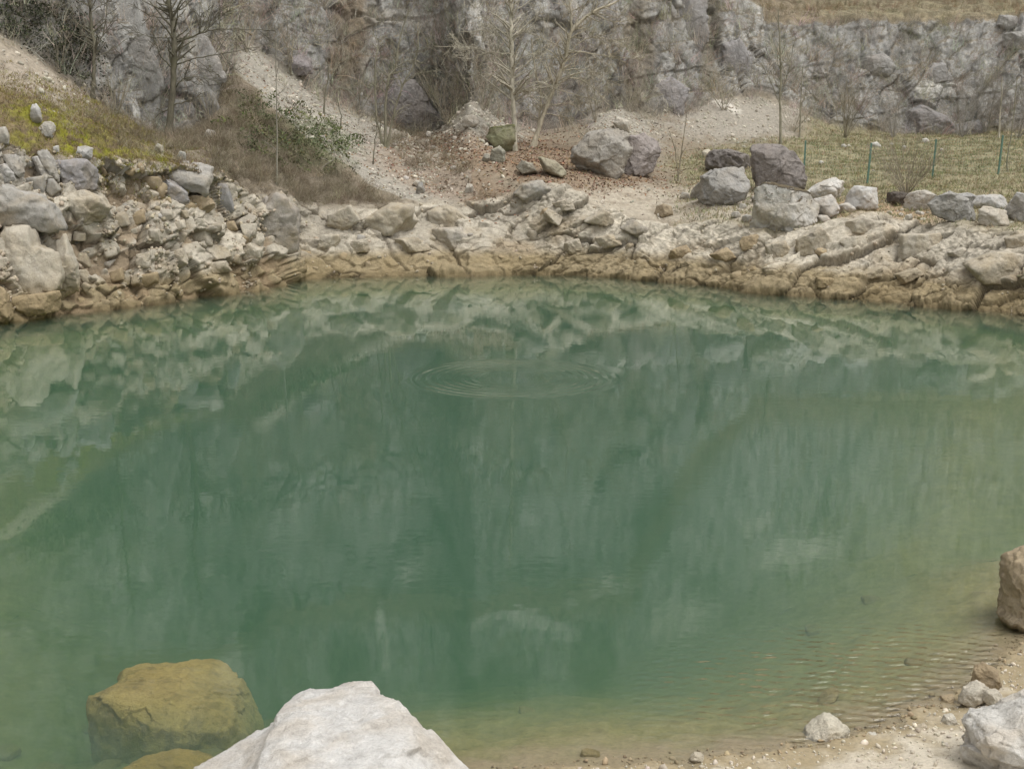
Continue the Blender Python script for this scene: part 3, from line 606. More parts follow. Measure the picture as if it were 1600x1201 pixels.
# the broken blocks of the left rock face and the bedrock slabs: pieces of the bank
GREY, PALE, TAN = (.33, .312, .28), (.405, .365, .295), (.34, .27, .175)
face = [
 ([(-25,300),(15,288),(35,298),(62,306),(80,318),(92,342),(98,362),(60,357),(-25,352)], .7, GREY), ([(-25,354),(48,357),(55,385),(92,392),(98,424),(90,452),(68,468),(30,470),(6,432),(-25,410)], .7, PALE),
 ([(80,366),(102,367),(121,415),(122,476),(112,491),(95,484),(90,455),(100,412)], .9, PALE), ([(18,462),(88,456),(99,487),(45,494),(14,482)], .6, TAN),
 ([(88,249),(142,250),(158,290),(160,305),(144,296),(108,298),(96,268)], .7, (.28,.265,.26)), ([(102,304),(130,297),(160,308),(169,325),(158,346),(122,353),(100,330)], .7, PALE),
 ([(50,248),(63,243),(71,258),(84,264),(87,278),(72,278),(55,266)], .8, (.40,.385,.36)), ([(61,237),(74,232),(84,252),(100,294),(94,298),(80,268),(68,252)], .8, GREY),
 ([(70,279),(90,279),(97,296),(78,311),(69,305)], .7, GREY), ([(42,278),(69,274),(70,303),(60,301),(45,292)], .7, GREY), ([(-12,258),(9,256),(21,270),(24,281),(6,289),(-12,285)], .8, (.40,.385,.36)),
 ([(4,243),(22,236),(29,248),(39,270),(33,277),(21,264)], .8, GREY), ([(263,255),(279,253),(308,255),(329,262),(336,290),(334,318),(321,302),(298,299),(266,279)], .8, GREY),
 ([(238,290),(264,280),(294,301),(304,331),(270,321),(240,311)], .6, (.29,.28,.275)), ([(295,306),(322,304),(335,318),(336,336),(305,332)], .6, TAN), ([(340,286),(356,287),(368,336),(354,339),(340,322)], .8, (.27,.26,.25)),
 ([(391,328),(418,308),(436,300),(465,327),(465,396),(419,393),(405,356)], .8, (.32,.29,.25)), ([(375,350),(401,349),(400,380),(385,375)], .8, PALE), ([(371,392),(392,379),(410,389),(408,408),(384,407)], .8, PALE),
 ([(300,386),(322,378),(357,388),(361,402),(322,410)], .6, PALE), ([(252,328),(268,325),(272,342),(256,347)], .8, PALE), ([(270,348),(287,342),(291,356),(279,361)], .7, PALE), ([(231,358),(247,359),(251,381),(235,376)], .8, PALE),
 ([(212,405),(238,391),(236,419),(215,417)], .7, PALE), ([(121,394),(135,395),(142,418),(120,418)], .8, PALE), ([(99,424),(118,423),(121,443),(101,438)], .8, PALE), ([(159,411),(180,405),(171,419),(160,417)], .8, (.52,.50,.47)),
 ([(116,361),(135,361),(133,377),(114,376)], .8, PALE), ([(213,397),(237,394),(232,420),(213,414)], .7, PALE), ([(214,430),(247,424),(248,451),(214,446)], .7, TAN), ([(123,421),(136,421),(142,443),(123,442)], .8, PALE),
 ([(301,360),(326,352),(331,375),(304,379)], .7, PALE), ([(347,346),(365,345),(372,360),(352,363)], .7, TAN), ([(172,425),(190,418),(196,437),(176,441)], .7, TAN), ([(150,330),(168,336),(166,352),(148,350)], .8, PALE),
 ([(180,332),(196,330),(204,352),(184,356)], .7, PALE), ([(206,334),(224,326),(231,346),(212,352)], .7, TAN), ([(260,395),(284,388),(296,412),(268,422)], .7, PALE), ([(312,412),(352,408),(362,424),(318,430)], .5, (.42,.38,.31)),
 ([(328,340),(346,338),(350,352),(332,356)], .8, PALE), ([(275,322),(292,330),(296,340),(280,342)], .8, PALE), ([(-20,440),(8,446),(18,500),(-20,512)], .8, TAN),
 ([(544,365),(573,339),(610,318),(644,320),(656,365),(584,371)], .5, PALE), ([(513,336),(547,320),(564,344),(537,364),(510,360)], .6, PALE), ([(662,320),(697,318),(741,346),(752,378),(676,357)], .5, PALE), ([(673,357),(720,356),(749,381),(742,397),(678,392)], .5, (.40,.37,.32)),
 ([(610,373),(652,372),(677,391),(626,395)], .5, PALE), ([(502,367),(531,366),(527,394),(492,403)], .6, PALE), ([(542,378),(573,373),(579,394),(541,394)], .6, PALE), ([(469,385),(482,382),(487,396),(472,400)], .7, PALE),
 ([(803,302),(816,286),(847,281),(865,299),(853,316),(826,321)], .8, GREY), ([(845,341),(852,323),(880,339),(873,353)], .8, PALE), ([(863,318),(892,309),(898,328),(873,329)], .7, PALE), ([(905,346),(942,327),(972,341),(947,353)], .7, PALE),
 ([(968,357),(989,343),(1027,365),(1015,382),(989,367)], .7, (.30,.275,.23)), ([(1246,375),(1281,353),(1299,378),(1286,392),(1246,400)], .7, PALE), ([(1293,357),(1343,338),(1383,349),(1344,366)], .6, PALE), ([(1408,367),(1469,364),(1488,378),(1442,405),(1407,405)], .6, PALE),
 ([(1508,416),(1555,393),(1612,400),(1602,441),(1529,442)], .6, PALE), ([(1345,429),(1377,414),(1375,431),(1332,442)], .6, PALE), ([(1277,433),(1312,435),(1307,450),(1273,450)], .6, TAN), ([(1572,372),(1612,360),(1612,392),(1574,390)], .6, PALE),
 ([(1310,372),(1352,368),(1356,384),(1318,392)], .5, PALE), ([(1196,384),(1240,372),(1242,398),(1204,410)], .6, PALE), ([(1110,398),(1136,386),(1150,402),(1122,412)], .6, TAN), ([(1480,395),(1508,384),(1516,398),(1488,408)], .6, PALE),
 ([(1392,432),(1430,418),(1444,428),(1404,446)], .5, PALE), ([(1152,372),(1186,366),(1196,382),(1160,392)], .6, TAN), ([(1040,392),(1072,384),(1084,398),(1050,408)], .6, TAN), ([(930,372),(962,364),(972,382),(940,390)], .6, PALE), ([(876,382),(904,372),(912,392),(884,398)], .6, PALE),
]
for i, (pl, th, cc) in enumerate(face):
    wpx = max(p[0] for p in pl)-min(p[0] for p in pl)
    rock('stone', pl, th, 100+i, M_BANK, cc, parent=bank, back=.08 if max(p[0] for p in pl) < 480 else .25, sink=.0, lvl=4 if wpx > 34 else 3, n=6.0, cuts=7, cutlo=.72, cuthi=1.05, rough=.03)
# smaller stones wedged between them
rg = np.random.default_rng(5)
protos = [mesh('stone', *block(2, 300+i, 6, 40, .03), smooth=False) for i in range(14)]
for p_ in protos: p_.materials.append(M_BANK)
def in_poly(px, py, poly):
    ins = False; n = len(poly)
    for i in range(n):
        a, b_ = poly[i], poly[(i+1) % n]
        if (a[1] > py) != (b_[1] > py) and px < (b_[0]-a[0])*(py-a[1])/(b_[1]-a[1])+a[0]: ins = not ins
    return ins
zoneL = [(98,300),(180,290),(250,262),(340,300),(410,380),(430,440),(300,462),(130,482)]; zoneR = [(810,320),(900,330),(1000,360),(1200,370),(1600,365),(1600,470),(1300,450),(1050,430),(830,415)]
zoneM = [(470,330),(560,330),(740,330),(800,330),(800,410),(470,420)]; zoneT = [(0,235),(120,240),(260,255),(250,275),(60,262),(0,262)]
cnt = 0
for zone, num, lo, hi in ((zoneL, 46, 9, 24), (zoneR, 12, 9, 18), (zoneM, 16, 8, 16), (zoneT, 20, 7, 13)):
    xs = [p[0] for p in zone]; ys = [p[1] for p in zone]; k = 0
    while k < num:
        x, y = rg.uniform(min(xs), max(xs)), rg.uniform(min(ys), max(ys))
        if not in_poly(x, y, zone): continue
        k += 1; P, N = hit(x, y); s_ = rg.uniform(lo, hi)**1.0*P[1]/FPX*.62
        o = obj('stone', protos[rg.integers(14)], None, bank, tuple(P-N*s_*.45+np.array([0, s_*.1, 0])))
        o.scale = tuple(s_*rg.uniform(.7, 1.25, 3)); o.rotation_euler = tuple(rg.uniform(-.5, .5, 2))+(rg.uniform(0, 6.28),)
        t = rg.uniform(.75, 1.15); cc = np.array(PALE if rg.random() < .5 else (TAN if rg.random() < .7 else GREY))*t; o.color = (*cc, 1)

for i, (pl, th, cc) in enumerate([
 ([(172,-40),(210,-25),(238,80),(262,140),(256,188),(226,172),(192,100)], .35, (.37,.36,.335)), ([(279,62),(318,52),(342,90),(352,122),(338,150),(350,182),(300,182),(280,132)], .35, (.31,.30,.28)), ([(120,20),(165,10),(150,75),(132,66)], .4, (.31,.30,.28)),
 ([(584,200),(590,150),(618,121),(650,126),(672,160),(692,192),(680,206),(640,208),(608,202)], .4, (.235,.22,.21)), ([(1018,130),(1050,121),(1076,140),(1066,180),(1050,187),(1020,168)], .5, (.28,.265,.26)), ([(1400,212),(1412,178),(1440,165),(1478,182),(1500,214)], .5, (.25,.24,.235)),
 ([(1335,118),(1342,92),(1380,84),(1400,104),(1388,122)], .5, (.31,.30,.28)), ([(1570,72),(1572,52),(1596,50),(1612,70),(1596,82)], .7, (.33,.32,.295)), ([(1556,40),(1562,24),(1590,26),(1596,46),(1570,50)], .6, (.32,.31,.285)), ([(1440,120),(1460,98),(1478,100),(1480,126),(1450,134)], .4, (.31,.30,.285)), ([(1480,216),(1490,196),(1530,186),(1548,200),(1545,218)], .5, (.27,.26,.25)),
 ([(1030,60),(1034,-20),(1060,-40),(1100,-20),(1108,60),(1080,100)], .25, (.28,.27,.26)), ([(1125,140),(1130,70),(1155,60),(1175,90),(1170,148)], .3, (.28,.27,.265))]):
    rock('stone', pl, th, 900+i, M_WALL, cc, parent=cliff, back=.35, sink=0, lvl=5, n=3.0, cuts=6, rough=.06, relief=.8)

# loose boulders, each a thing of its own
PURP, BGREY, WHITE = (.225, .202, .185), (.29, .28, .26), (.52, .50, .46)
bould = [
 ([(892,262),(896,235),(915,212),(945,203),(975,207),(985,225),(978,255),(958,272),(915,272)], .8, M_BOULDER, (.31,.29,.255), 'big grey boulder with vertical grooves, left one of a touching pair'),
 ([(957,270),(962,240),(975,215),(1005,210),(1030,225),(1032,240),(1020,262),(985,276)], .9, M_PURPLE, (.31,.275,.255), 'purplish brown boulder leaning against the grooved grey boulder'),
 ([(1106,262),(1105,242),(1118,235),(1140,234),(1168,242),(1178,256),(1165,268),(1125,270)], .9, M_PURPLE, (.19,.172,.158), 'dark flat purple boulder lying behind the smooth rounded grey boulder'),
 ([(1086,300),(1098,276),(1118,264),(1150,262),(1170,268),(1172,284),(1160,306),(1130,319),(1100,313)], .9, M_BOULDER, BGREY, 'smooth rounded grey boulder below the dark flat one on the ledge'),
 ([(1174,250),(1172,230),(1180,225),(1220,227),(1240,240),(1254,265),(1254,290),(1215,300),(1184,290)], .9, M_PURPLE, PURP, 'largest dark purple boulder, standing upright beside the fence'),
 ([(1166,322),(1178,296),(1196,286),(1230,293),(1262,303),(1275,322),(1276,338),(1240,352),(1190,360),(1170,345)], .8, M_STONE, (.47,.45,.41), 'big pale cracked boulder with brown moss along its sloping top'),
 ([(1260,298),(1278,288),(1306,278),(1316,285),(1320,300),(1300,312),(1268,312)], .9, M_WHITE, WHITE, 'white slab tilted up beside the moss topped boulder'),
 ([(1268,330),(1272,312),(1300,305),(1318,316),(1306,332),(1280,340)], .9, M_WHITE, (.44,.42,.39), 'pale wedge stone lying under the tilted white slab'),
 ([(1320,318),(1328,298),(1335,290),(1368,294),(1370,322),(1345,325)], .9, M_WHITE, (.46,.45,.43), 'squat white block with a flat top, standing alone left of the bare bush'),
 ([(1309,330),(1313,320),(1325,317),(1337,326),(1328,332)], .9, M_WHITE, WHITE, 'small white stone at the foot of the squat white block'),
 ([(1380,320),(1384,302),(1400,299),(1420,302),(1424,318),(1404,323)], .9, M_PURPLE, (.09,.075,.06), 'dark brown earthy rock under the roots of the bare bush'),
 ([(1410,316),(1420,303),(1440,297),(1458,302),(1466,322),(1440,330),(1416,324)], .9, M_WHITE, (.43,.405,.36), 'cream rounded boulder touching the dark earthy rock'),
 ([(1453,320),(1466,308),(1486,301),(1508,310),(1524,328),(1522,346),(1495,344),(1462,334)], .8, M_BOULDER, (.31,.30,.275), 'long grey lichen covered boulder sloping right in the row'),
 ([(1494,304),(1515,301),(1526,308),(1522,320),(1500,318)], .9, M_BOULDER, (.35,.34,.32), 'small grey boulder peeking over the lichen covered one'),
 ([(1518,318),(1532,306),(1562,304),(1572,312),(1566,324),(1530,326)], .9, M_WHITE, (.43,.42,.40), 'low white rounded boulder behind the flat topped block'),
 ([(1524,350),(1525,324),(1540,322),(1572,330),(1574,348),(1545,353)], .8, M_WHITE, (.44,.405,.34), 'flat topped cream block at the front of the boulder row'),
 ([(1566,312),(1578,298),(1596,302),(1625,320),(1632,345),(1590,346),(1574,330)], .8, M_BOULDER, (.40,.39,.37), 'tall grey arched boulder at the end of the row, above a dark hollow'),
 ([(760,214),(766,200),(803,196),(804,234),(780,236)], .9, M_BOULDER, (.20,.20,.12), 'squarish mossy green block leaning on the pale straight tree'),
 ([(765,250),(768,234),(780,228),(790,236),(788,253)], .9, M_BOULDER, (.30,.29,.23), 'upright greenish grey stone in the leaf litter below the mossy block'),
 ([(753,249),(757,240),(765,240),(766,250),(758,253)], .9, M_BOULDER, (.30,.28,.23), 'little stone touching the upright greenish stone'),
 ([(834,250),(845,245),(868,252),(888,268),(878,274),(850,266)], .9, M_BOULDER, (.30,.275,.20), 'low yellowish grey rock half sunk in leaf litter'),
 ([(806,262),(815,250),(832,256),(840,270),(822,274)], .9, M_BOULDER, (.27,.25,.20), 'low dull stone left of the half sunk yellowish rock'),
 ([(722,196),(726,181),(744,180),(749,192),(736,200)], .8, M_WHITE, (.40,.365,.31), 'pale stone near the top of the gravel cone'),
 ([(650,298),(654,284),(660,285),(666,302),(655,303)], .9, M_STONE, (.25,.245,.23), 'dark pointed stone on the slope above the pale slabs'),
 ([(644,288),(650,281),(660,284),(656,292)], .8, M_WHITE, (.42,.39,.34), 'flat pale stone behind the dark pointed stone'),
 ([(1022,333),(1026,322),(1036,318),(1048,322),(1051,334),(1036,338)], .9, M_STONE, (.29,.24,.17), 'small brown boulder alone on the pale ledge'),
 ([(1078,306),(1084,292),(1092,290),(1094,308),(1086,312)], .9, M_STONE, (.28,.265,.24), 'stone wedged against the rounded grey boulder'),
 ([(1062,307),(1066,300),(1076,302),(1077,310),(1068,312)], .9, M_STONE, (.34,.32,.28), 'small pale stone beside the wedged stone'),
 ([(48,185),(50,160),(54,156),(62,170),(65,186),(58,196),(50,196)], .9, M_STONE, (.43,.42,.40), 'pointed pale grey rock standing in the moss'),
 ([(62,200),(70,189),(80,190),(86,200),(83,212),(66,212)], .9, M_STONE, (.42,.41,.38), 'rounded pale grey rock below the pointed one in the moss'),
 ([(-4,226),(-4,200),(8,198),(14,212),(13,228)], .9, M_STONE, (.42,.41,.38), 'upright pale rock on the mossy bank at the edge of the picture'),
 ([(82,242),(84,229),(92,227),(93,240),(88,243)], .9, M_STONE, (.42,.41,.38), 'small round stone at the lower edge of the moss'),
 ([(119,246),(122,230),(134,228),(144,232),(142,250),(128,250)], .9, M_STONE, (.40,.39,.37), 'knobbly pale stone sitting on top of the square grey block'),
 ([(241,232),(246,224),(254,228),(256,236),(246,238)], .9, M_STONE, (.33,.33,.29), 'greenish stone near the foot of the dark mossy tree'),
 ([(276,246),(281,236),(290,238),(291,249),(282,251)], .9, M_STONE, (.34,.34,.31), 'round stone just above the largest block of the rock face'),
 ([(318,215),(324,202),(336,205),(340,214),(328,219)], .8, M_STONE, (.40,.37,.33), 'pale rubble stone on the brown slope right of the mossy tree'),
 ([(497,222),(500,212),(507,211),(510,221),(503,224)], .9, M_STONE, (.34,.32,.28), 'grey stone among the green shrubs on the slope'),
 ([(725,300),(730,286),(738,288),(740,300),(732,302)], .8, M_STONE, (.38,.35,.30), 'pale stone on the leafy slope above the bank'),
 ([(440,112),(447,90),(470,86),(486,92),(487,112),(462,116)], .8, M_PURPLE, (.27,.245,.24), 'grey purple block at the upper edge of the scree band'),
 ([(664,216),(667,205),(674,206),(673,216)], .9, M_WHITE, (.50,.47,.42), 'small white stone at the foot of the dark wall slab'),
 ([(958,192),(965,182),(985,190),(984,206),(970,205)], .8, M_WHITE, (.46,.43,.37), 'white rubble stone above the grooved grey boulder'),
]
for i, (pl, th, mt, cc, lab) in enumerate(bould):
    wpx = max(p[0] for p in pl)-min(p[0] for p in pl)
    ro = rock('boulder' if wpx > 30 else 'loose_stone', pl, th, 500+i, mt, cc, lvl=5 if wpx > 55 else (4 if wpx > 22 else 3), rough=.075, cuts=11, cutlo=.68, cuthi=1.0, n=3.4, label=lab, category='boulder' if wpx > 30 else 'stone')
    if 'brown moss' in lab or 'mossy green block' in lab:                   # moss: a thin mat on the faces that look up
        V0 = np.zeros(len(ro.data.vertices)*3); ro.data.vertices.foreach_get('co', V0); V0 = V0.reshape(-1, 3); F0 = ico(5 if wpx > 55 else 4)[1]
        fn = np.cross(V0[F0[:, 1]]-V0[F0[:, 0]], V0[F0[:, 2]]-V0[F0[:, 0]]); fn /= np.linalg.norm(fn, axis=1)[:, None]; fc = V0[F0].mean(1); H_ = V0[:, 2].max()
        vn = np.zeros_like(V0); [np.add.at(vn, F0[:, q], fn) for q in range(3)]; vn /= np.linalg.norm(vn, axis=1)[:, None]+1e-9
        sel = (fn[:, 2]+.25*fbm(fc*3, 3, i) > .55) & (fc[:, 2] > .66*H_)
        mc = np.array((.105, .085, .055) if 'brown' in lab else (.125, .125, .06)); cv = mc*(1+.35*fbm(V0*6, 3, i+7))[:, None]
        obj('moss', mesh('moss', V0+vn*(.025+.02*fbm(V0*9, 3, i+9))[:, None], F0[sel], np.clip(cv, .01, 1)), M_TWIG, ro)
rg2 = np.random.default_rng(21)
for i, (x, y, wd, hh_, cc, lab) in enumerate([(1182, 312, 16, 12, (.30,.29,.27), 'small grey stone jammed between the rounded boulder and the moss topped one'), (1160, 322, 14, 9, (.36,.34,.30), 'flat pale stone under the lower edge of the rounded grey boulder'), (1150, 336, 16, 12, (.37,.35,.31), 'pale stone at the lower left foot of the moss topped boulder'), (1168, 342, 18, 14, (.35,.33,.29), 'rough stone against the left end of the moss topped boulder'),
   (1284, 342, 26, 13, (.44,.41,.36), 'flat cream stone below the pale wedge stone'), (1300, 338, 16, 9, (.42,.39,.34), 'thin cream stone on the ledge beside the small white stone'), (1408, 336, 10, 8, (.46,.43,.38), 'small round cream stone on the orange patch of the ledge'), (1421, 339, 12, 9, (.48,.45,.39), 'cream stone on the orange patch, right of the small round one'), (1390, 332, 10, 5, (.47,.44,.38), 'flat chip on the orange patch of the ledge'), (1436, 333, 20, 6, (.42,.40,.36), 'long flat stone below the cream rounded boulder'), (1104, 240, 16, 14, (.42,.385,.31), 'cream stone behind the left end of the dark flat boulder')]):
    sh = [(x-wd/2, y+hh_*.3), (x-wd*.42, y-hh_*.25), (x-wd*.1, y-hh_*.5), (x+wd*.3, y-hh_*.42), (x+wd/2, y), (x+wd*.35, y+hh_*.45), (x-wd*.3, y+hh_*.5)]
    rock('loose_stone', [(a_+rg2.normal()*wd*.04, b_+rg2.normal()*hh_*.05) for a_, b_ in sh], .9, 760+i, M_BOULDER if i < 4 else M_WHITE, cc, lvl=3, n=3.2, cuts=8, cutlo=.7, label=lab, category='stone')
whites = [(1318, 229, 10, 'white stone in the grass right of the first green post'), (1368, 229, 18, 'long white stone by the second green post'), (1393, 226, 7, 'small white stone far back between two green posts'), (1413, 230, 7, 'upright white stone in the grass above the bare bush'), (1446, 221, 13, 'thin white slab at the back edge of the grass'), (1471, 234, 6, 'small white stone just right of the third green post'), (1283, 254, 8, 'pale stone in the grass above the tilted white slab'), (1364, 267, 5, 'tiny white stone low beside the second green post'), (1326, 229, 8, 'flat white stone touching the one by the first post')]
for i, (x, y, wd, lab) in enumerate(whites):
    rock('loose_stone', [(x-wd/2, y+2), (x-wd/3, y-wd*.3), (x+wd*.1, y-wd*.42), (x+wd/2, y-wd*.1), (x+wd*.4, y+2)], .9, 700+i, M_WHITE, (.52, .50, .46), lvl=2, sink=.3, label=lab, category='stone', group='white stones in the grass')
# near rocks
rock('boulder', [(150,1370),(195,1275),(262,1248),(366,1222),(400,1198),(422,1158),(450,1146),(505,1142),(535,1139),(574,1137),(616,1136),(638,1142),(666,1160),(694,1180),(734,1206),(756,1228),(786,1248),(840,1370)], .85, 811, M_WHITE, (.56, .545, .52), Y=8.35, lvl=6, rough=.05, fr=2.8, n=3.0, cuts=5, cutlo=.85, blur=1, relief=.8, joints=.15, label='white limestone boulder with a peaked top at the water edge', category='boulder')
rock('boulder', [(1568,955),(1573,902),(1584,874),(1608,862),(1670,854),(1730,880),(1740,955),(1700,1005),(1610,1000),(1582,978)], 1.0, 822, M_STONE, (.33, .275, .195), Y=12.3, lvl=5, rough=.07, label='earthy brown boulder standing in the water at the shore', category='boulder')
rock('boulder', [(1515,1210),(1518,1142),(1534,1126),(1570,1124),(1597,1108),(1624,1092),(1700,1088),(1740,1128),(1750,1260),(1650,1270),(1530,1260)], .9, 833, M_WHITE, (.54, .52, .48), Y=9.0, lvl=6, rough=.075, joints=.3, fr=2.6, cuts=10, label='creased white rock resting on the gravel shore', category='boulder')
for i, (pl, Yr, cc, lab) in enumerate([
 ([(1251,1160),(1260,1142),(1290,1122),(1304,1122),(1327,1141),(1320,1158),(1285,1166)], 9.95, (.50,.46,.37), 'pale angular stone at the waterline'),
 ([(1515,1063),(1521,1046),(1540,1038),(1556,1045),(1562,1063),(1540,1070)], 10.75, (.27,.21,.13), 'dark brown rounded stone on the gravel shore'),
 ([(1500,1090),(1508,1076),(1530,1066),(1542,1072),(1540,1090),(1515,1096)], 10.45, (.50,.46,.38), 'cream stone below the dark brown stone'),
 ([(1536,1092),(1542,1080),(1560,1078),(1568,1090),(1550,1098)], 10.35, (.48,.44,.36), 'flat cream stone right of the other cream stone'),
 ([(1466,1100),(1472,1088),(1490,1086),(1494,1098),(1478,1104)], 10.6, (.33,.26,.16), 'rusty stone where the gravel meets the ripples'),
 ([(1424,1152),(1428,1138),(1446,1130),(1452,1150),(1436,1156)], 10.0, (.44,.38,.28), 'upright tan stone on the gravel shore'),
 ([(1470,1130),(1476,1118),(1490,1116),(1496,1128),(1482,1134)], 10.1, (.52,.48,.40), 'cream stone in the gravel above the upright tan stone'),
 ([(1346,1160),(1352,1148),(1368,1144),(1374,1158),(1358,1164)], 9.9, (.52,.49,.42), 'whitish stone beside the pale angular stone'),
 ([(1078,1184),(1085,1176),(1098,1178),(1102,1188),(1088,1191)], 9.5, (.44,.39,.30), 'small tan stone at the water edge near the sandy spit')]):
    rock('loose_stone', pl, 1.0, 850+i, M_WHITE if i != 1 else M_STONE, cc, Y=Yr, lvl=4, rough=.08, sink=.3, label=lab, category='stone')
def flat_rock(name, px, z_top, thick, seed, mat, cc, **props):
    W_ = atZ(*np.array(px, float).T, z_top)[:, :2]; c = W_.mean(0); P, F_ = star(W_-c, thick, seed, 6, n=4.5, joints=0, relief=.6, cuts=6, rough=.045, fr=2.6, cutlo=.92, blur=1)
    P = P[:, [0, 2, 1]]; F_ = F_[:, ::-1]; P[:, 2] += .05*fbm(P*1.3+seed, 3, seed)
    zt = np.percentile(P[:, 2], 97); o = obj(name, mesh(name, P-np.array([0, 0, P[:, 2].min()]), F_), mat, None, (c[0], c[1], z_top-zt+P[:, 2].min()), **props); o.color = (*cc, 1)
flat_rock('boulder', [(135,1070),(158,1062),(182,1048),(184,1034),(210,1024),(262,1018),(310,1012),(347,1015),(374,1032),(399,1046),(406,1072),(388,1090),(352,1106),(300,1108),(230,1104),(180,1094),(145,1084)], -.12, .42, 871, M_SUNK, (.45, .33, .12), label='large silt covered golden boulder just under the water', category='boulder')
flat_rock('boulder', [(170,1196),(205,1172),(250,1160),(285,1152),(330,1160),(372,1176),(385,1215),(280,1235),(180,1225)], -.22, .35, 872, M_SUNK, (.40, .28, .09), label='second silted golden rock under the water beside the white boulder', category='boulder')

# ------------------------------------------------------------------ trees and shrubs: tapered stems
class Tubes:
    def __init__(s): s.V, s.F, s.n = [], [], 0
    def add(s, P, r, k=5):
        P = np.asarray(P, float); r = np.asarray(r, float); n = len(P)
        t = np.gradient(P, axis=0); t /= np.linalg.norm(t, axis=1)[:, None]+1e-9
        a = np.cross(t, np.array([.31, .2, .93]) if abs(t[0, 2]) < .8 else np.array([.9, .3, .1])); a /= np.linalg.norm(a, axis=1)[:, None]+1e-9; b_ = np.cross(t, a)
        th = np.arange(k)/k*2*math.pi; ring = P[:, None]+r[:, None, None]*(np.cos(th)[None, :, None]*a[:, None]+np.sin(th)[None, :, None]*b_[:, None])
        s.V.append(ring.reshape(-1, 3)); i = np.arange(n-1)[:, None]*k; j = np.arange(k)[None, :]; j2 = (j+1) % k
        s.F.append(np.stack([i+j, i+j2, i+k+j2, i+k+j], -1).reshape(-1, 4)+s.n); s.n += n*k
    def build(s, name, org, mat, parent, colr):
        o = obj(name, mesh(name, np.concatenate(s.V)-org, np.concatenate(s.F)), mat, parent); o.color = (*colr, 1); return o
def smoothpath(P, k=5):
    P = np.asarray(P, float); S = np.arange(len(P), dtype=float); s = np.linspace(0, len(P)-1, (len(P)-1)*k+1)
    return hermite(S, P[:, None, :], s)[:, 0]
rt_ = np.random.default_rng(77)
def grow(tw, p, d, L, r, depth, cfg):
    n = max(3, int(L/cfg.get('step', .35))); P = [p]; d = d/np.linalg.norm(d); st = L/n
    for i in range(n):
        d = d+rt_.normal(size=3)*cfg.get('wander', .12)+np.array([0, 0, cfg.get('up', .03)]); d = d/np.linalg.norm(d); P.append(P[-1]+d*st)
    rr = np.linspace(r, max(r*.3, cfg.get('rmin', .006)), n+1); tw.add(P, rr, 4 if r > .02 else 3)
    if depth > 0: sprout(tw, np.array(P), rr, depth-1, cfg, L)
def sprout(tw, P, rr, depth, cfg, L, f0=.2):
    m = rt_.poisson(cfg.get('dens', 3.0)*L) if L < 12 else int(cfg.get('dens', 3.0)*L)
    for _ in range(m):
        f = rt_.uniform(f0, .98)*(len(P)-1); i = min(int(f), len(P)-2); q = P[i]+(P[i+1]-P[i])*(f-i); t = P[i+1]-P[i]; t = t/(np.linalg.norm(t)+1e-9)
        x = rt_.normal(size=3); x -= t*(x@t); x /= np.linalg.norm(x)+1e-9; an = math.radians(rt_.uniform(*cfg.get('angle', (35, 65))))
        grow(tw, q, t*math.cos(an)+x*math.sin(an), L*rt_.uniform(*cfg.get('ratio', (.25, .5)))*(1-.5*f/(len(P)-1)), max(rr[i]*.5, cfg.get('rmin', .006)), depth, cfg)
def tree(name, base, stems, limbs, colr, cfg, label, cat='tree', group=None, crown='crown', Y=None):
    """stems, limbs: traced centre lines [(px, py), ...] with radius in px at both ends; all stand at the distance of the base"""
    P0 = hit(*base)[0]; Yb = P0[1] if Y is None else Y
    root = empty(name, tuple(P0), label=label, category=cat, **({'group': group} if group else {}))
    tw = Tubes()
    for pts, r0, r1 in stems:
        tk = Tubes(); dy = rt_.normal()*.12; n = len(pts)
        P = atY([p[0] for p in pts], [p[1] for p in pts], np.full(n, Yb)+np.cumsum(rt_.normal(size=n)*.10)*np.minimum(np.arange(n), 3)/3+dy*np.arange(n)/n)
        if pts[0][1] >= base[1]-8: P[0] = P0-np.array([0, 0, .15])+np.array([P[0][0]-P0[0], 0, 0])
        P = smoothpath(P, 5); P[1:, :2] += rt_.normal(size=(len(P)-1, 2))*.012; L = np.linalg.norm(np.diff(P, axis=0), axis=1).sum()
        rr = np.linspace(r0, r1, len(P))*Yb/FPX; rr[:3] *= np.array([1.5, 1.2, 1.05])
        tk.add(P, rr, 8); tk.build('trunk', np.array(P0), M_BARK, root, colr)
        sprout(tw, P, rr, cfg.get('depth', 2)-1, dict(cfg, ratio=cfg.get('ratio0', (.08, .2))), L, cfg.get('f0', .25))
    for pts, r0, r1 in limbs:
        n = len(pts); P = atY([p[0] for p in pts], [p[1] for p in pts], np.full(n, Yb)+np.cumsum(rt_.normal(size=n)*.22)*np.minimum(np.arange(n), 1)); P = smoothpath(P, 5); P[1:] += rt_.normal(size=(len(P)-1, 3))*.015
        rr = np.linspace(r0*.95, r1*.9, len(P))*Yb/FPX; tw.add(P, rr, 5); L = np.linalg.norm(np.diff(P, axis=0), axis=1).sum(); sprout(tw, P, rr, cfg.get('depth', 2)-1, cfg, L, .25)
    if tw.n: tw.build(crown, np.array(P0), M_BARK, root, tuple(c*.95 for c in colr))
    return root
DARK, OLIVE, PALEB = (.15, .135, .095), (.25, .23, .165), (.46, .42, .33)
fine = dict(dens=6.5, depth=2, wander=.10, up=.03, ratio=(.2, .45), rmin=.0085)
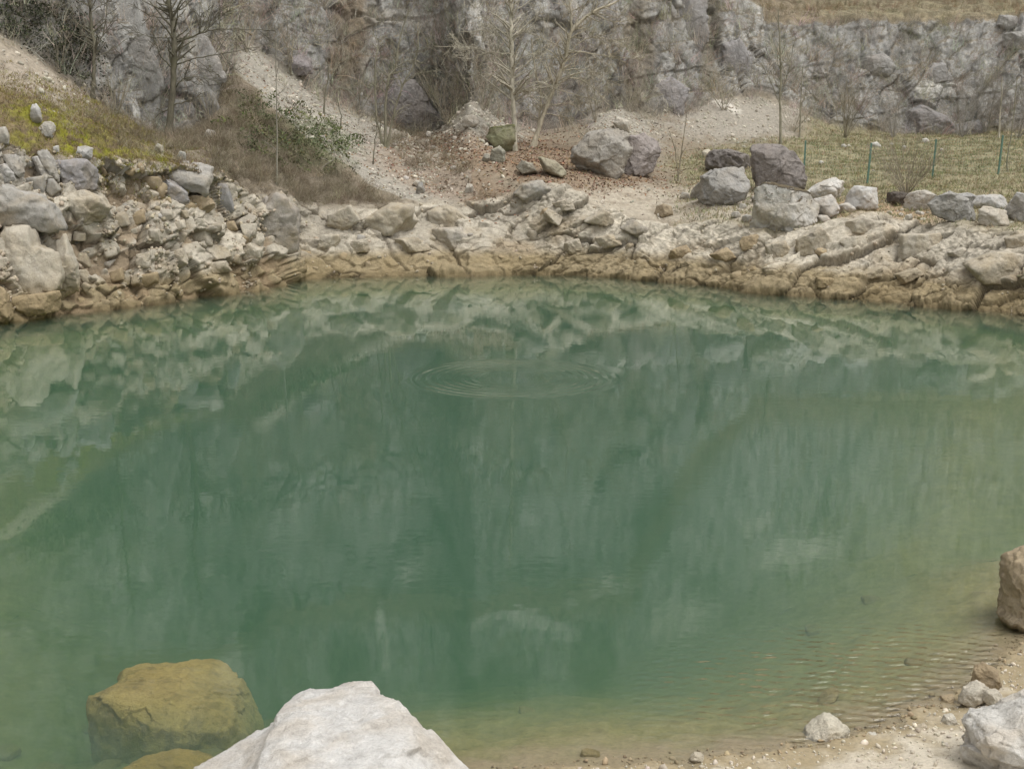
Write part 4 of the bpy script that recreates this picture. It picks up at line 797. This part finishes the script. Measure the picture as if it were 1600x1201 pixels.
tree('bare_tree', (146,146), [([(145,149),(147,110),(148,75),(143,45),(141,10),(139,-60),(140,-150)], 3.2, 1.6)], [([(150,76),(163,50),(166,10),(168,-40)], 1.1, .5), ([(149,90),(170,80),(200,60)], .8, .4), ([(142,52),(115,30),(95,0),(85,-30)], .9, .4), ([(141,20),(165,5),(180,-15)], .8, .4)], DARK, fine, 'slender mossy bare tree standing in front of the dark ivy hollow')
tree('bare_tree', (263,211), [([(262,213),(268,170),(271,110),(272,60),(267,20),(262,0),(256,-60),(258,-150)], 5.2, 2.4)], [
 ([(275,66),(315,52),(345,45),(420,48)], 1.6, .5), ([(274,103),(300,92),(345,85),(405,74)], 1.3, .5), ([(271,165),(300,156),(323,143)], 1.2, .5), ([(270,166),(250,178),(228,197)], 1.0, .4), ([(272,140),(285,125),(310,120),(348,128)], 1.1, .4), ([(268,106),(250,85),(240,55),(238,30)], 1.1, .5), ([(276,62),(318,50),(346,10),(356,-30)], 1.2, .5), ([(268,20),(290,10),(330,-30)], 1.1, .5), ([(267,30),(235,25),(200,5)], .9, .4), ([(273,60),(235,58),(190,40)], .8, .4)], DARK, fine, 'larger mossy bare tree with long level branches beside the grey slab')
tree('bare_tree', (804,234), [([(804,237),(804,190),(801,150),(800,110),(799,60),(799,10),(797,-80),(796,-180)], 4.2, 2.2)], [
 ([(797,112),(770,85),(735,75),(680,73)], 1.3, .5), ([(800,150),(770,140),(735,145)], .8, .4), ([(801,165),(830,150),(860,155)], .7, .4), ([(799,60),(830,40),(850,10)], .9, .4), ([(799,40),(770,20),(750,-10)], .9, .4), ([(800,100),(830,85),(865,90)], .8, .4), ([(799,70),(765,50),(720,50)], .8, .4), ([(803,185),(780,172),(765,180)], .7, .4), ([(799,20),(830,0),(850,-30)], .9, .4), ([(800,130),(765,115),(730,125)], .9, .4), ([(801,85),(765,82),(725,98)], .8, .4), ([(801,140),(840,128),(872,140)], .8, .4)], PALEB, dict(fine, dens=8.5, up=-.01), 'tall straight pale barked tree beside the mossy block')
tree('bare_tree', (832,228), [([(831,230),(848,182),(868,132),(884,88),(893,50),(925,20),(965,2),(990,-30)], 3.8, 1.4), ([(836,228),(842,190),(845,150),(835,105),(830,60)], 2.0, .8)], [
 ([(893,50),(891,10),(885,-40)], 1.5, .6), ([(866,138),(890,122),(920,132),(953,166)], 1.3, .5), ([(885,78),(920,84),(960,90),(1005,92)], 1.2, .5), ([(883,84),(862,96),(852,150)], 1.0, .5), ([(852,178),(885,185),(915,215)], 1.0, .5), ([(868,140),(900,148),(940,158)], .9, .4), ([(884,80),(850,60),(820,50)], .9, .4), ([(925,20),(960,35),(990,30)], .8, .4), ([(848,190),(825,175),(805,178)], .9, .4), ([(885,88),(915,60),(950,62),(985,75)], 1.0, .4), ([(874,112),(905,108),(940,118),(965,145)], 1.0, .4), ([(893,50),(912,12),(940,-25)], 1.0, .5), ([(860,155),(835,140),(812,150)], .9, .4), ([(856,165),(890,162),(920,185)], .9, .4)], (.45,.40,.30), dict(fine, dens=8.5, wander=.16, up=.0), 'pale twisted tree leaning right with arching branches above the boulders')
tree('bare_tree', (601,228), [([(600,230),(594,205),(588,184),(586,110),(590,70)], 2.2, .9), ([(602,229),(602,168),(607,123),(618,105),(625,60),(640,10)], 2.2, .8), ([(603,229),(612,194),(618,168),(631,131),(650,90),(655,45)], 2.0, .7)], [([(607,123),(596,95),(590,60)], .9, .4), ([(631,131),(655,115),(690,110)], .9, .4), ([(618,105),(640,95),(665,100)], .8, .4)], OLIVE, dict(fine, dens=6.5), 'three stemmed young bare tree on the scree slope')
tree('bare_tree', (1220,224), [([(1220,226),(1219,160),(1220,120),(1218,60),(1215,15)], 2.0, .7)], [([(1219,165),(1205,130),(1190,100)], .8, .4), ([(1220,150),(1232,110),(1240,70)], .7, .4)], OLIVE, dict(fine, dens=3.0, up=.10, angle=(18, 40)), 'thin upright bare tree between the big boulders and the far wall')
tree('sapling', (1249,214), [([(1249,214),(1251,165),(1254,105)], 1.3, .5)], [], OLIVE, dict(fine, dens=2.2, up=.08), 'slim sapling just right of the thin upright tree', 'sapling')
tree('sapling', (432,288), [([(432,290),(433,230),(432,150),(431,60)], 1.6, .5)], [], (.25,.23,.18), dict(fine, dens=1.2, up=.05), 'tall leafless whip rising from the brown scrub', 'sapling')
tree('sapling', (506,178), [([(506,180),(508,150),(513,115),(511,90)], 1.5, .5)], [], DARK, dict(fine, dens=2.0), 'short dark sapling on the upper scree band', 'sapling')
tree('sapling', (532,198), [([(532,200),(533,182),(526,152)], 1.3, .5)], [], DARK, dict(fine, dens=1.6), 'crooked dark sapling in the middle of the scree band', 'sapling')
tree('sapling', (582,255), [([(582,257),(586,225),(590,190)], 1.1, .4)], [], DARK, dict(fine, dens=2.0), 'small dark sapling below the three stemmed tree', 'sapling')
tree('sapling', (1059,282), [([(1059,284),(1066,230),(1074,172)], 1.2, .4), ([(1060,284),(1056,240),(1046,205)], .9, .4)], [], (.23,.20,.14), dict(fine, dens=2.8, up=.06, angle=(18, 40)), 'wispy sapling between the purplish boulder and the dark flat one', 'sapling')
tree('sapling', (1573,268), [([(1573,270),(1575,238),(1582,200),(1590,120)], 1.3, .5)], [], OLIVE, dict(fine, dens=1.6, up=.05), 'leafless whip near the right end of the fence', 'sapling')
tree('sapling', (1561,212), [([(1561,214),(1563,175),(1566,120)], 1.5, .5)], [], PALEB, dict(fine, dens=2.0, up=.06), 'pale thin sapling at the foot of the far wall', 'sapling')
tree('dead_branch', (496,268), [([(494,268),(508,258),(520,250),(523,236),(518,222)], 1.3, .6)], [([(514,252),(500,246)], .7, .4)], (.36,.33,.26), dict(fine, dens=.4), 'bleached dead branch lying on the green shrubs', 'branch')
def bush(base, hgt, n, spread, colr, label, seed, name='bare_bush', r=.012, cfg=None):
    global rt_
    rt_ = np.random.default_rng(seed); P0 = hit(*base)[0]; root = empty(name, tuple(P0), label=label, category='bush'); Hm = hgt*P0[1]/FPX
    for k in range(n):
        tk = Tubes(); a = rt_.uniform(0, 6.283); t = rt_.uniform(.05, 1)**.7*spread; d = np.array([math.cos(a)*math.sin(t), math.sin(a)*math.sin(t), math.cos(t)])
        grow(tk, P0+np.array([d[0], d[1], -.1])*.10, d, Hm*rt_.uniform(.7, 1.1), r*rt_.uniform(.7, 1.3), 2, dict(dens=3.4, wander=.07, up=.03, ratio=(.2, .5), angle=(12, 35), rmin=.004, step=.25) | (cfg or {}))
        tk.build('stem', np.array(P0), M_BARK, root, colr)
bush((1414,302), 100, 34, .85, (.25, .215, .16), 'fan shaped leafless bush growing among the white rocks', 11, r=.010)
bush((1321,214), 105, 14, .65, (.27, .235, .17), 'bare bush at the foot of the far wall above the second post', 12, r=.02)
for i, (x, y, h_, lab) in enumerate([(1500, 212, 95, 'grey leafless bush under the white scar of the far wall'), (1540, 208, 100, 'dense grey leafless bush left of the pale thin sapling'), (1592, 212, 90, 'grey leafless bush at the right end of the far wall'), (1395, 214, 70, 'leafless bush at the back edge of the grass'), (1240, 205, 60, 'low leafless bush behind the thin upright tree'), (1130, 170, 80, 'leafless bush on the rubble under the grey buttress'), (700, 196, 95, 'leafless bush in front of the dark wall slab'), (668, 190, 75, 'leafless bush left of the dark wall slab'), (755, 170, 90, 'leafless bush on top of the gravel cone'), (560, 178, 90, 'leafless bush at the top of the scree band'), (930, 190, 85, 'leafless bush behind the grooved grey boulder'), (985, 175, 75, 'leafless bush under the white patch of the wall'), (455, 118, 80, 'leafless bush beside the grey purple block'), (385, 80, 70, 'leafless bush at the head of the scree band'), (180, 178, 70, 'twiggy bush between the two mossy trees'), (330, 190, 60, 'twiggy bush at the foot of the grey slab'), (90, 110, 60, 'twiggy bush on the crest above the moss')]):
    bush((x, y), h_, 17 if x > 1300 else 11, .75, ((.30, .275, .24) if x > 1300 else (.32, .28, .21)), lab, 30+i, r=.016)

# ------------------------------------------------------------------ ground cover nobody could count
AREA = np.linalg.norm(np.cross(ddu, ddv).reshape(-1, 3), axis=1)
rs = np.random.default_rng(9)
def pick(mask, n):
    wt = np.clip(mask, 0, None)*AREA*((PX > -120) & (PX < 1720)); c = np.cumsum(wt); return np.searchsorted(c, rs.uniform(0, c[-1], n))
def rand_rot(n, tilt=.4):
    z = rs.uniform(0, 6.283, n); c, s = np.cos(z), np.sin(z); R = np.zeros((n, 3, 3)); R[:, 0, 0] = c; R[:, 0, 1] = -s; R[:, 1, 0] = s; R[:, 1, 1] = c; R[:, 2, 2] = 1
    a, b_ = rs.normal(0, tilt, n), rs.normal(0, tilt, n); X = np.zeros((n, 3, 3)); X[:, 0, 0] = 1; X[:, 1, 1] = np.cos(a); X[:, 1, 2] = -np.sin(a); X[:, 2, 1] = np.sin(a); X[:, 2, 2] = np.cos(a)
    Yr = np.zeros((n, 3, 3)); Yr[:, 1, 1] = 1; Yr[:, 0, 0] = np.cos(b_); Yr[:, 0, 2] = np.sin(b_); Yr[:, 2, 0] = -np.sin(b_); Yr[:, 2, 2] = np.cos(b_)
    return X @ Yr @ R
def scatter(name, protos_, pos, scale, tilt, cols_, mat, smooth=True, **props):
    Vs, Fs, Cs, k = [], [], [], 0; which = rs.integers(len(protos_), size=len(pos)); R = rand_rot(len(pos), tilt)
    scale = np.asarray(scale); scale = scale[:, None] if scale.ndim == 1 else scale
    for j, (pv, pf) in enumerate(protos_):
        i = np.where(which == j)[0]
        if not len(i): continue
        q = np.einsum('nij,vj->nvi', R[i], pv)*scale[i][:, None, :]+pos[i][:, None, :]
        Vs.append(q.reshape(-1, 3)); Fs.append((pf[None]+np.arange(len(i))[:, None, None]*len(pv)).reshape(-1, pf.shape[1])+k); Cs.append(np.repeat(cols_[i], len(pv), 0)); k += len(i)*len(pv)
    return obj(name, mesh(name, np.concatenate(Vs), np.concatenate(Fs), np.concatenate(Cs), smooth), mat, kind='stuff', **props)
def twig_proto(seed, n=34, h=.6, spread=1.0, wd=.009, droop=.25):
    r = np.random.default_rng(seed); Vs, Fs, k = [], [], 0
    for _ in range(n):
        a = r.uniform(0, 6.283); t = r.uniform(.1, spread); d = np.array([math.cos(a)*math.sin(t), math.sin(a)*math.sin(t), math.cos(t)]); L = h*r.uniform(.5, 1.15); p = np.array([r.normal()*.14, r.normal()*.14, 0])
        P = [p]
        for s_ in range(3): d = d+r.normal(size=3)*.25-np.array([0, 0, droop*.5*s_]); d /= np.linalg.norm(d); P.append(P[-1]+d*L/3)
        side = np.cross(d, r.normal(size=3)); side /= np.linalg.norm(side)+1e-9
        for s_ in range(4): ww = wd*(1-.27*s_); Vs += [P[s_]-side*ww/2, P[s_]+side*ww/2]
        for s_ in range(3): i = k+2*s_; Fs.append((i, i+1, i+3, i+2))
        k += 8
    return np.array(Vs), np.array(Fs)
def leaf_proto(seed, n=26, r0=.28, size=.06):
    r = np.random.default_rng(seed); Vs, Fs = [], []
    for k in range(n):
        c = r.normal(size=3); c *= r0*r.uniform(.4, 1)**.5/np.linalg.norm(c); c[2] = abs(c[2])*.9; u = r.normal(size=3); u /= np.linalg.norm(u); v = np.cross(u, r.normal(size=3)); v /= np.linalg.norm(v)+1e-9; s_ = size*r.uniform(.6, 1.2)
        Vs += [c-u*s_, c-v*s_*.45, c+u*s_, c+v*s_*.45]; Fs.append((4*k, 4*k+1, 4*k+2, 4*k+3))
    return np.array(Vs), np.array(Fs)
def vary(base, n, amt=.3, hue_=.08): return np.clip(np.array(base)[None]*(1+rs.normal(0, amt, (n, 1))*.7)*(1+rs.normal(0, hue_, (n, 3))), .01, .8)
m_brush = w_slope*np.maximum.reduce([MB_*sstep(-.5, .1, n_a+.5*n_b), .35*blob(200,215,140,28,16,.5,seed=40), .25*blob(660,240,120,30,35,.5,seed=41)])
n_ = 1250; i_ = pick(m_brush, n_); bc = np.where((rs.random(n_) < .45)[:, None], vary((.29, .25, .175), n_, .3, .04), vary((.18, .148, .10), n_, .35, .04)); scatter('dry_scrub', [twig_proto(40+k) for k in range(8)], V[i_], rs.uniform(.5, 1.15, n_), .35, bc, M_TWIG, label='tangle of dry brown scrub on the slope above the rock face')
m_wall = (w_cliff*sstep(.25, .6, NV[:, 2]+.2*n_b)+.5*w_cliff*blob(640,110,400,120,0,.5,seed=42)+w_slope*.2*sstep(4.5, 4.9, T))*(T < 5.95)*(PY > -90)
n_ = 3400; i_ = pick(m_wall, n_); scatter('wall_scrub', [twig_proto(60+k, 16, .85, .8, .012, .05) for k in range(8)], V[i_], rs.uniform(.6, 1.7, n_), .3, vary((.37, .33, .26), n_, .3), M_TWIG, label='leafless twigs growing from ledges and cracks of the quarry wall')
m_top = terr*(PY > -60); n_ = 900; i_ = pick(m_top*(PX > 1000), n_); scatter('terrace_scrub', [twig_proto(80+k, 18, .6, 1.0, .012) for k in range(6)], V[i_], rs.uniform(.6, 1.3, n_), .3, vary((.24, .19, .12), n_, .3), M_TWIG, label='dry brown grass and scrub on top of the far wall')
m_green = w_slope*np.maximum.reduce([.6*blob(470,225,75,40,15,.8,seed=12), .7*blob(415,205,30,20,0,.6,seed=43), .6*blob(395,165,20,14,0,.5,seed=44), 1*blob(500,250,40,16,25,.8,seed=45), .4*blob(395,200,50,45,20,.8,seed=52)])
n_ = 230; i_ = pick(m_green, n_); scatter('green_shrubbery', [leaf_proto(90+k) for k in range(6)], V[i_]+np.array([0, 0, .12]), rs.uniform(.6, 1.3, n_), .4, vary((.115, .125, .06), n_, .35), M_LEAF, label='low dark green shrubbery in the middle of the brown slope')
m_ivy = (w_cliff*np.maximum(blob(60,60,95,75,30,.5,seed=20), .05*blob(700,130,50,55,0,.7,seed=28))+.3*w_cliff*blob(110,100,60,50,40,.5,seed=46))*(T < 5.95)
n_ = 420; i_ = pick(m_ivy, n_); scatter('ivy', [leaf_proto(100+k, 20, .3, .055) for k in range(6)], V[i_], rs.uniform(.6, 1.4, n_), .6, vary((.055, .06, .035), n_, .35), M_LEAF, label='dark ivy hanging over the shaded rock at the upper corner')
leafq = [(np.array([(-1, 0, 0), (0, -.55, .25), (1, 0, .1), (0, .55, .2)], float), np.array([(0, 1, 2, 3)])), (np.array([(-1, 0, .2), (0, -.5, 0), (1, 0, .3), (0, .5, .05)], float), np.array([(0, 1, 2, 3)]))]
m_leaf = w_slope*np.maximum.reduce([blob(830,255,200,34,8,.5,seed=7), .5*blob(700,285,130,32,20,.5,seed=8), .35*blob(900,285,180,14,6,.4,seed=47), .25*blob(700,225,70,25,20,.4,seed=48), .22*blob(1000,240,200,60,10,.5,seed=51), .15*MS])+.15*w_bank*(T > 1.6)*blob(760,340,70,30,0,.5,seed=49)
n_ = 8500; i_ = pick(m_leaf, n_); scatter('fallen_leaves', leafq, V[i_]+np.array([0, 0, .02]), rs.uniform(.035, .075, n_), .5, vary((.225, .145, .09), n_, .4, .10), M_LEAF, False, label='brown fallen leaves littering the slope below the trees')
blade = []
for k in range(6):
    r = np.random.default_rng(200+k); Vs, Fs = [], []
    for q in range(5):
        a = r.uniform(0, 6.28); b0 = r.normal(size=2)*.5; L = r.uniform(.6, 1.2); Vs += [(b0[0]-.09*math.cos(a), b0[1]-.09*math.sin(a), 0), (b0[0]+.09*math.cos(a), b0[1]+.09*math.sin(a), 0), (b0[0]+r.normal()*.4, b0[1]+r.normal()*.4, L)]; Fs.append((3*q, 3*q+1, 3*q+2))
    blade.append((np.array(Vs), np.array(Fs)))
n_ = 26000; i_ = pick(field*(T < 4.9), n_); gc = np.where((rs.random(n_) < .4)[:, None], vary((.21, .215, .11), n_, .3), vary((.31, .265, .165), n_, .3))
scatter('meadow_grass', blade, V[i_]-np.array([0, 0, .01]), rs.uniform(.06, .17, n_), .2, gc, M_GRASS, False, label='short winter grass on the meadow behind the fence')
m_moss = (w_slope+.6*w_bank*(T > 1.75))*blob(125,215,215,62,22,.4,seed=13); n_ = 9000; i_ = pick(m_moss, n_); yl = sstep(-.2, .3, n_c[i_]+.3*n_b[i_])[:, None]
scatter('mossy_grass', blade, V[i_]-np.array([0, 0, .01]), rs.uniform(.05, .12, n_), .3, vary((.24, .225, .04), n_, .25)*yl+vary((.20, .15, .09), n_, .3)*(1-yl), M_GRASS, False, label='yellow green moss and short grass on the left bank top')
# stone chips on the scree and the bank
chip = [block(0, 400+k, 4, 60, 0) for k in range(5)]+[block(1, 410+k, 4, 60, .0) for k in range(5)]
chip = [(v*np.random.default_rng(k).uniform(.55, 1.25, 3), f) for k, (v, f) in enumerate(chip)]
m_ch = w_slope*np.maximum.reduce([.8*MS, blob(735,190,85,45,10,.4,seed=4), blob(970,195,70,40,35,.4,seed=5), blob(1140,185,110,36,0,.5,seed=6), .5*blob(30,100,120,40,28,.4,seed=14), .3*blob(700,260,160,40,30,.4,seed=50), .25*blob(1150,325,420,26,4,.3)])
n_ = 3200; i_ = pick(m_ch, n_); scatter('scree', chip, V[i_], np.clip(np.exp(rs.normal(-3.0, .55, n_)), .015, .14), .5, vary((.40, .365, .30), n_, .22, .02), M_CHIP, False, label='pale stone chips strewn over the scree slopes')
m_rb = w_bank*(T > 1.05)*(.12+lf*1.0)*(crk*.8+.25)*sstep(-.2, .3, n_a+n_b); n_ = 2600; i_ = pick(m_rb, n_); scatter('rubble', chip, V[i_], np.clip(np.exp(rs.normal(-3.1, .5, n_)), .015, .085), .6, vary((.34, .29, .215), n_, .22, .02), M_CHIP, False, label='small broken rubble filling the gaps of the rock bank')
# near gravel
sx = rs.uniform(-1.5, 6.5, 30000); sy = rs.uniform(7.6, 13.5, 30000); zz, sd, *_r = ground_z(sx, sy)
keep = (sd > -.22) & (sd < 2.4) & (rs.random(30000) < np.where(sd > -.15, np.clip(.6-.3*np.abs(sd-.1), .12, 1), .18)); sx, sy, zz, sd = sx[keep], sy[keep], zz[keep], sd[keep]
n_ = len(sx); siz = np.exp(rs.normal(-4.75, .6, n_)); siz = np.clip(siz, .004, .05)
pc = np.where((sd < .05)[:, None], vary((.30, .24, .15), n_, .25, .02), vary((.48, .43, .345), n_, .18, .02))
scatter('gravel', chip, np.stack([sx, sy, zz+siz*.25], 1), siz[:, None]*rs.uniform(.7, 1.3, (n_, 3)), .5, pc, M_CHIP, False, label='pale gravel and pebbles along the near shore')
# stones lying on the bed
ub = [mesh('stone', *block(2, 430+k, 7, 10, .06)) for k in range(6)]
for u_ in ub: u_.materials.append(M_SUNK)
bedo = bpy.data.objects['pond_bed']
for k in range(44):
    x, y = (rs.uniform(-5.2, -2.0), rs.uniform(8.6, 12.5)) if k < 34 else (rs.uniform(-.5, 6.2), rs.uniform(9.4, 14.5))
    z = gz(x, y)
    if z > -.04 or z < -1.2: continue
    s_ = rs.uniform(.05, .16); o = obj('stone', ub[k % 6], None, bedo, (x, y, z)); o.scale = (s_*rs.uniform(1, 1.6), s_*rs.uniform(1, 1.6), s_*.6); o.rotation_euler = (0, 0, rs.uniform(0, 6.28)); cc = np.array((.30, .25, .12))*rs.uniform(.75, 1.15); o.color = (*cc, 1)

# ------------------------------------------------------------------ the fence
posts = [(1255, 279, 222), (1355, 285, 224), (1456, 277, 219), (1557, 272, 213), (1660, 268, 208)]
pp = [hit(x, yb)[0] for x, yb, yt in posts]; hts = [(yb-yt)/FPX*p[1] for (x, yb, yt), p in zip(posts, pp)]
fence = empty('fence', tuple(pp[0]), label='green wire mesh fence on thin posts along the meadow', category='fence')
def boxmesh(name, sx_, sy_, h_):
    Vb = np.array([(a*sx_, b_*sy_, c*h_) for c in (0, 1) for a, b_ in ((-1, -1), (1, -1), (1, 1), (-1, 1))]); Vb = np.concatenate([Vb, [(0, 0, h_*1.015)]])
    me_ = bpy.data.meshes.new(name); me_.from_pydata([tuple(v) for v in Vb], [], [(0, 1, 5, 4), (1, 2, 6, 5), (2, 3, 7, 6), (3, 0, 4, 7), (4, 5, 8), (5, 6, 8), (6, 7, 8), (7, 4, 8), (3, 2, 1, 0)]); me_.update(); return me_
for p, h_ in zip(pp, hts):
    o = obj('post', boxmesh('post', .032, .025, h_+.15), M_POST, fence, tuple(p-pp[0]-np.array([0, 0, .15]))); o.rotation_euler = (0, rs.normal()*.03+.03, rs.normal()*.2)
wm = Tubes()
for k in range(len(pp)-1):
    a, b_, ha, hb = pp[k], pp[k+1], hts[k], hts[k+1]
    for f in np.linspace(0, 1, 27)[1:-1]: q = a+(b_-a)*f; wm.add([q+np.array([0, 0, .05]), q+np.array([0, 0, ha+(hb-ha)*f-.04])], [.0022, .0022], 3)
    for f in np.linspace(.05, .97, 12): wm.add([a+np.array([0, 0, ha*f]), b_+np.array([0, 0, hb*f])], [.0022, .0022], 3)
o = wm.build('wire_mesh', pp[0], M_WIRE, fence, (1, 1, 1)); o['kind'] = 'stuff'
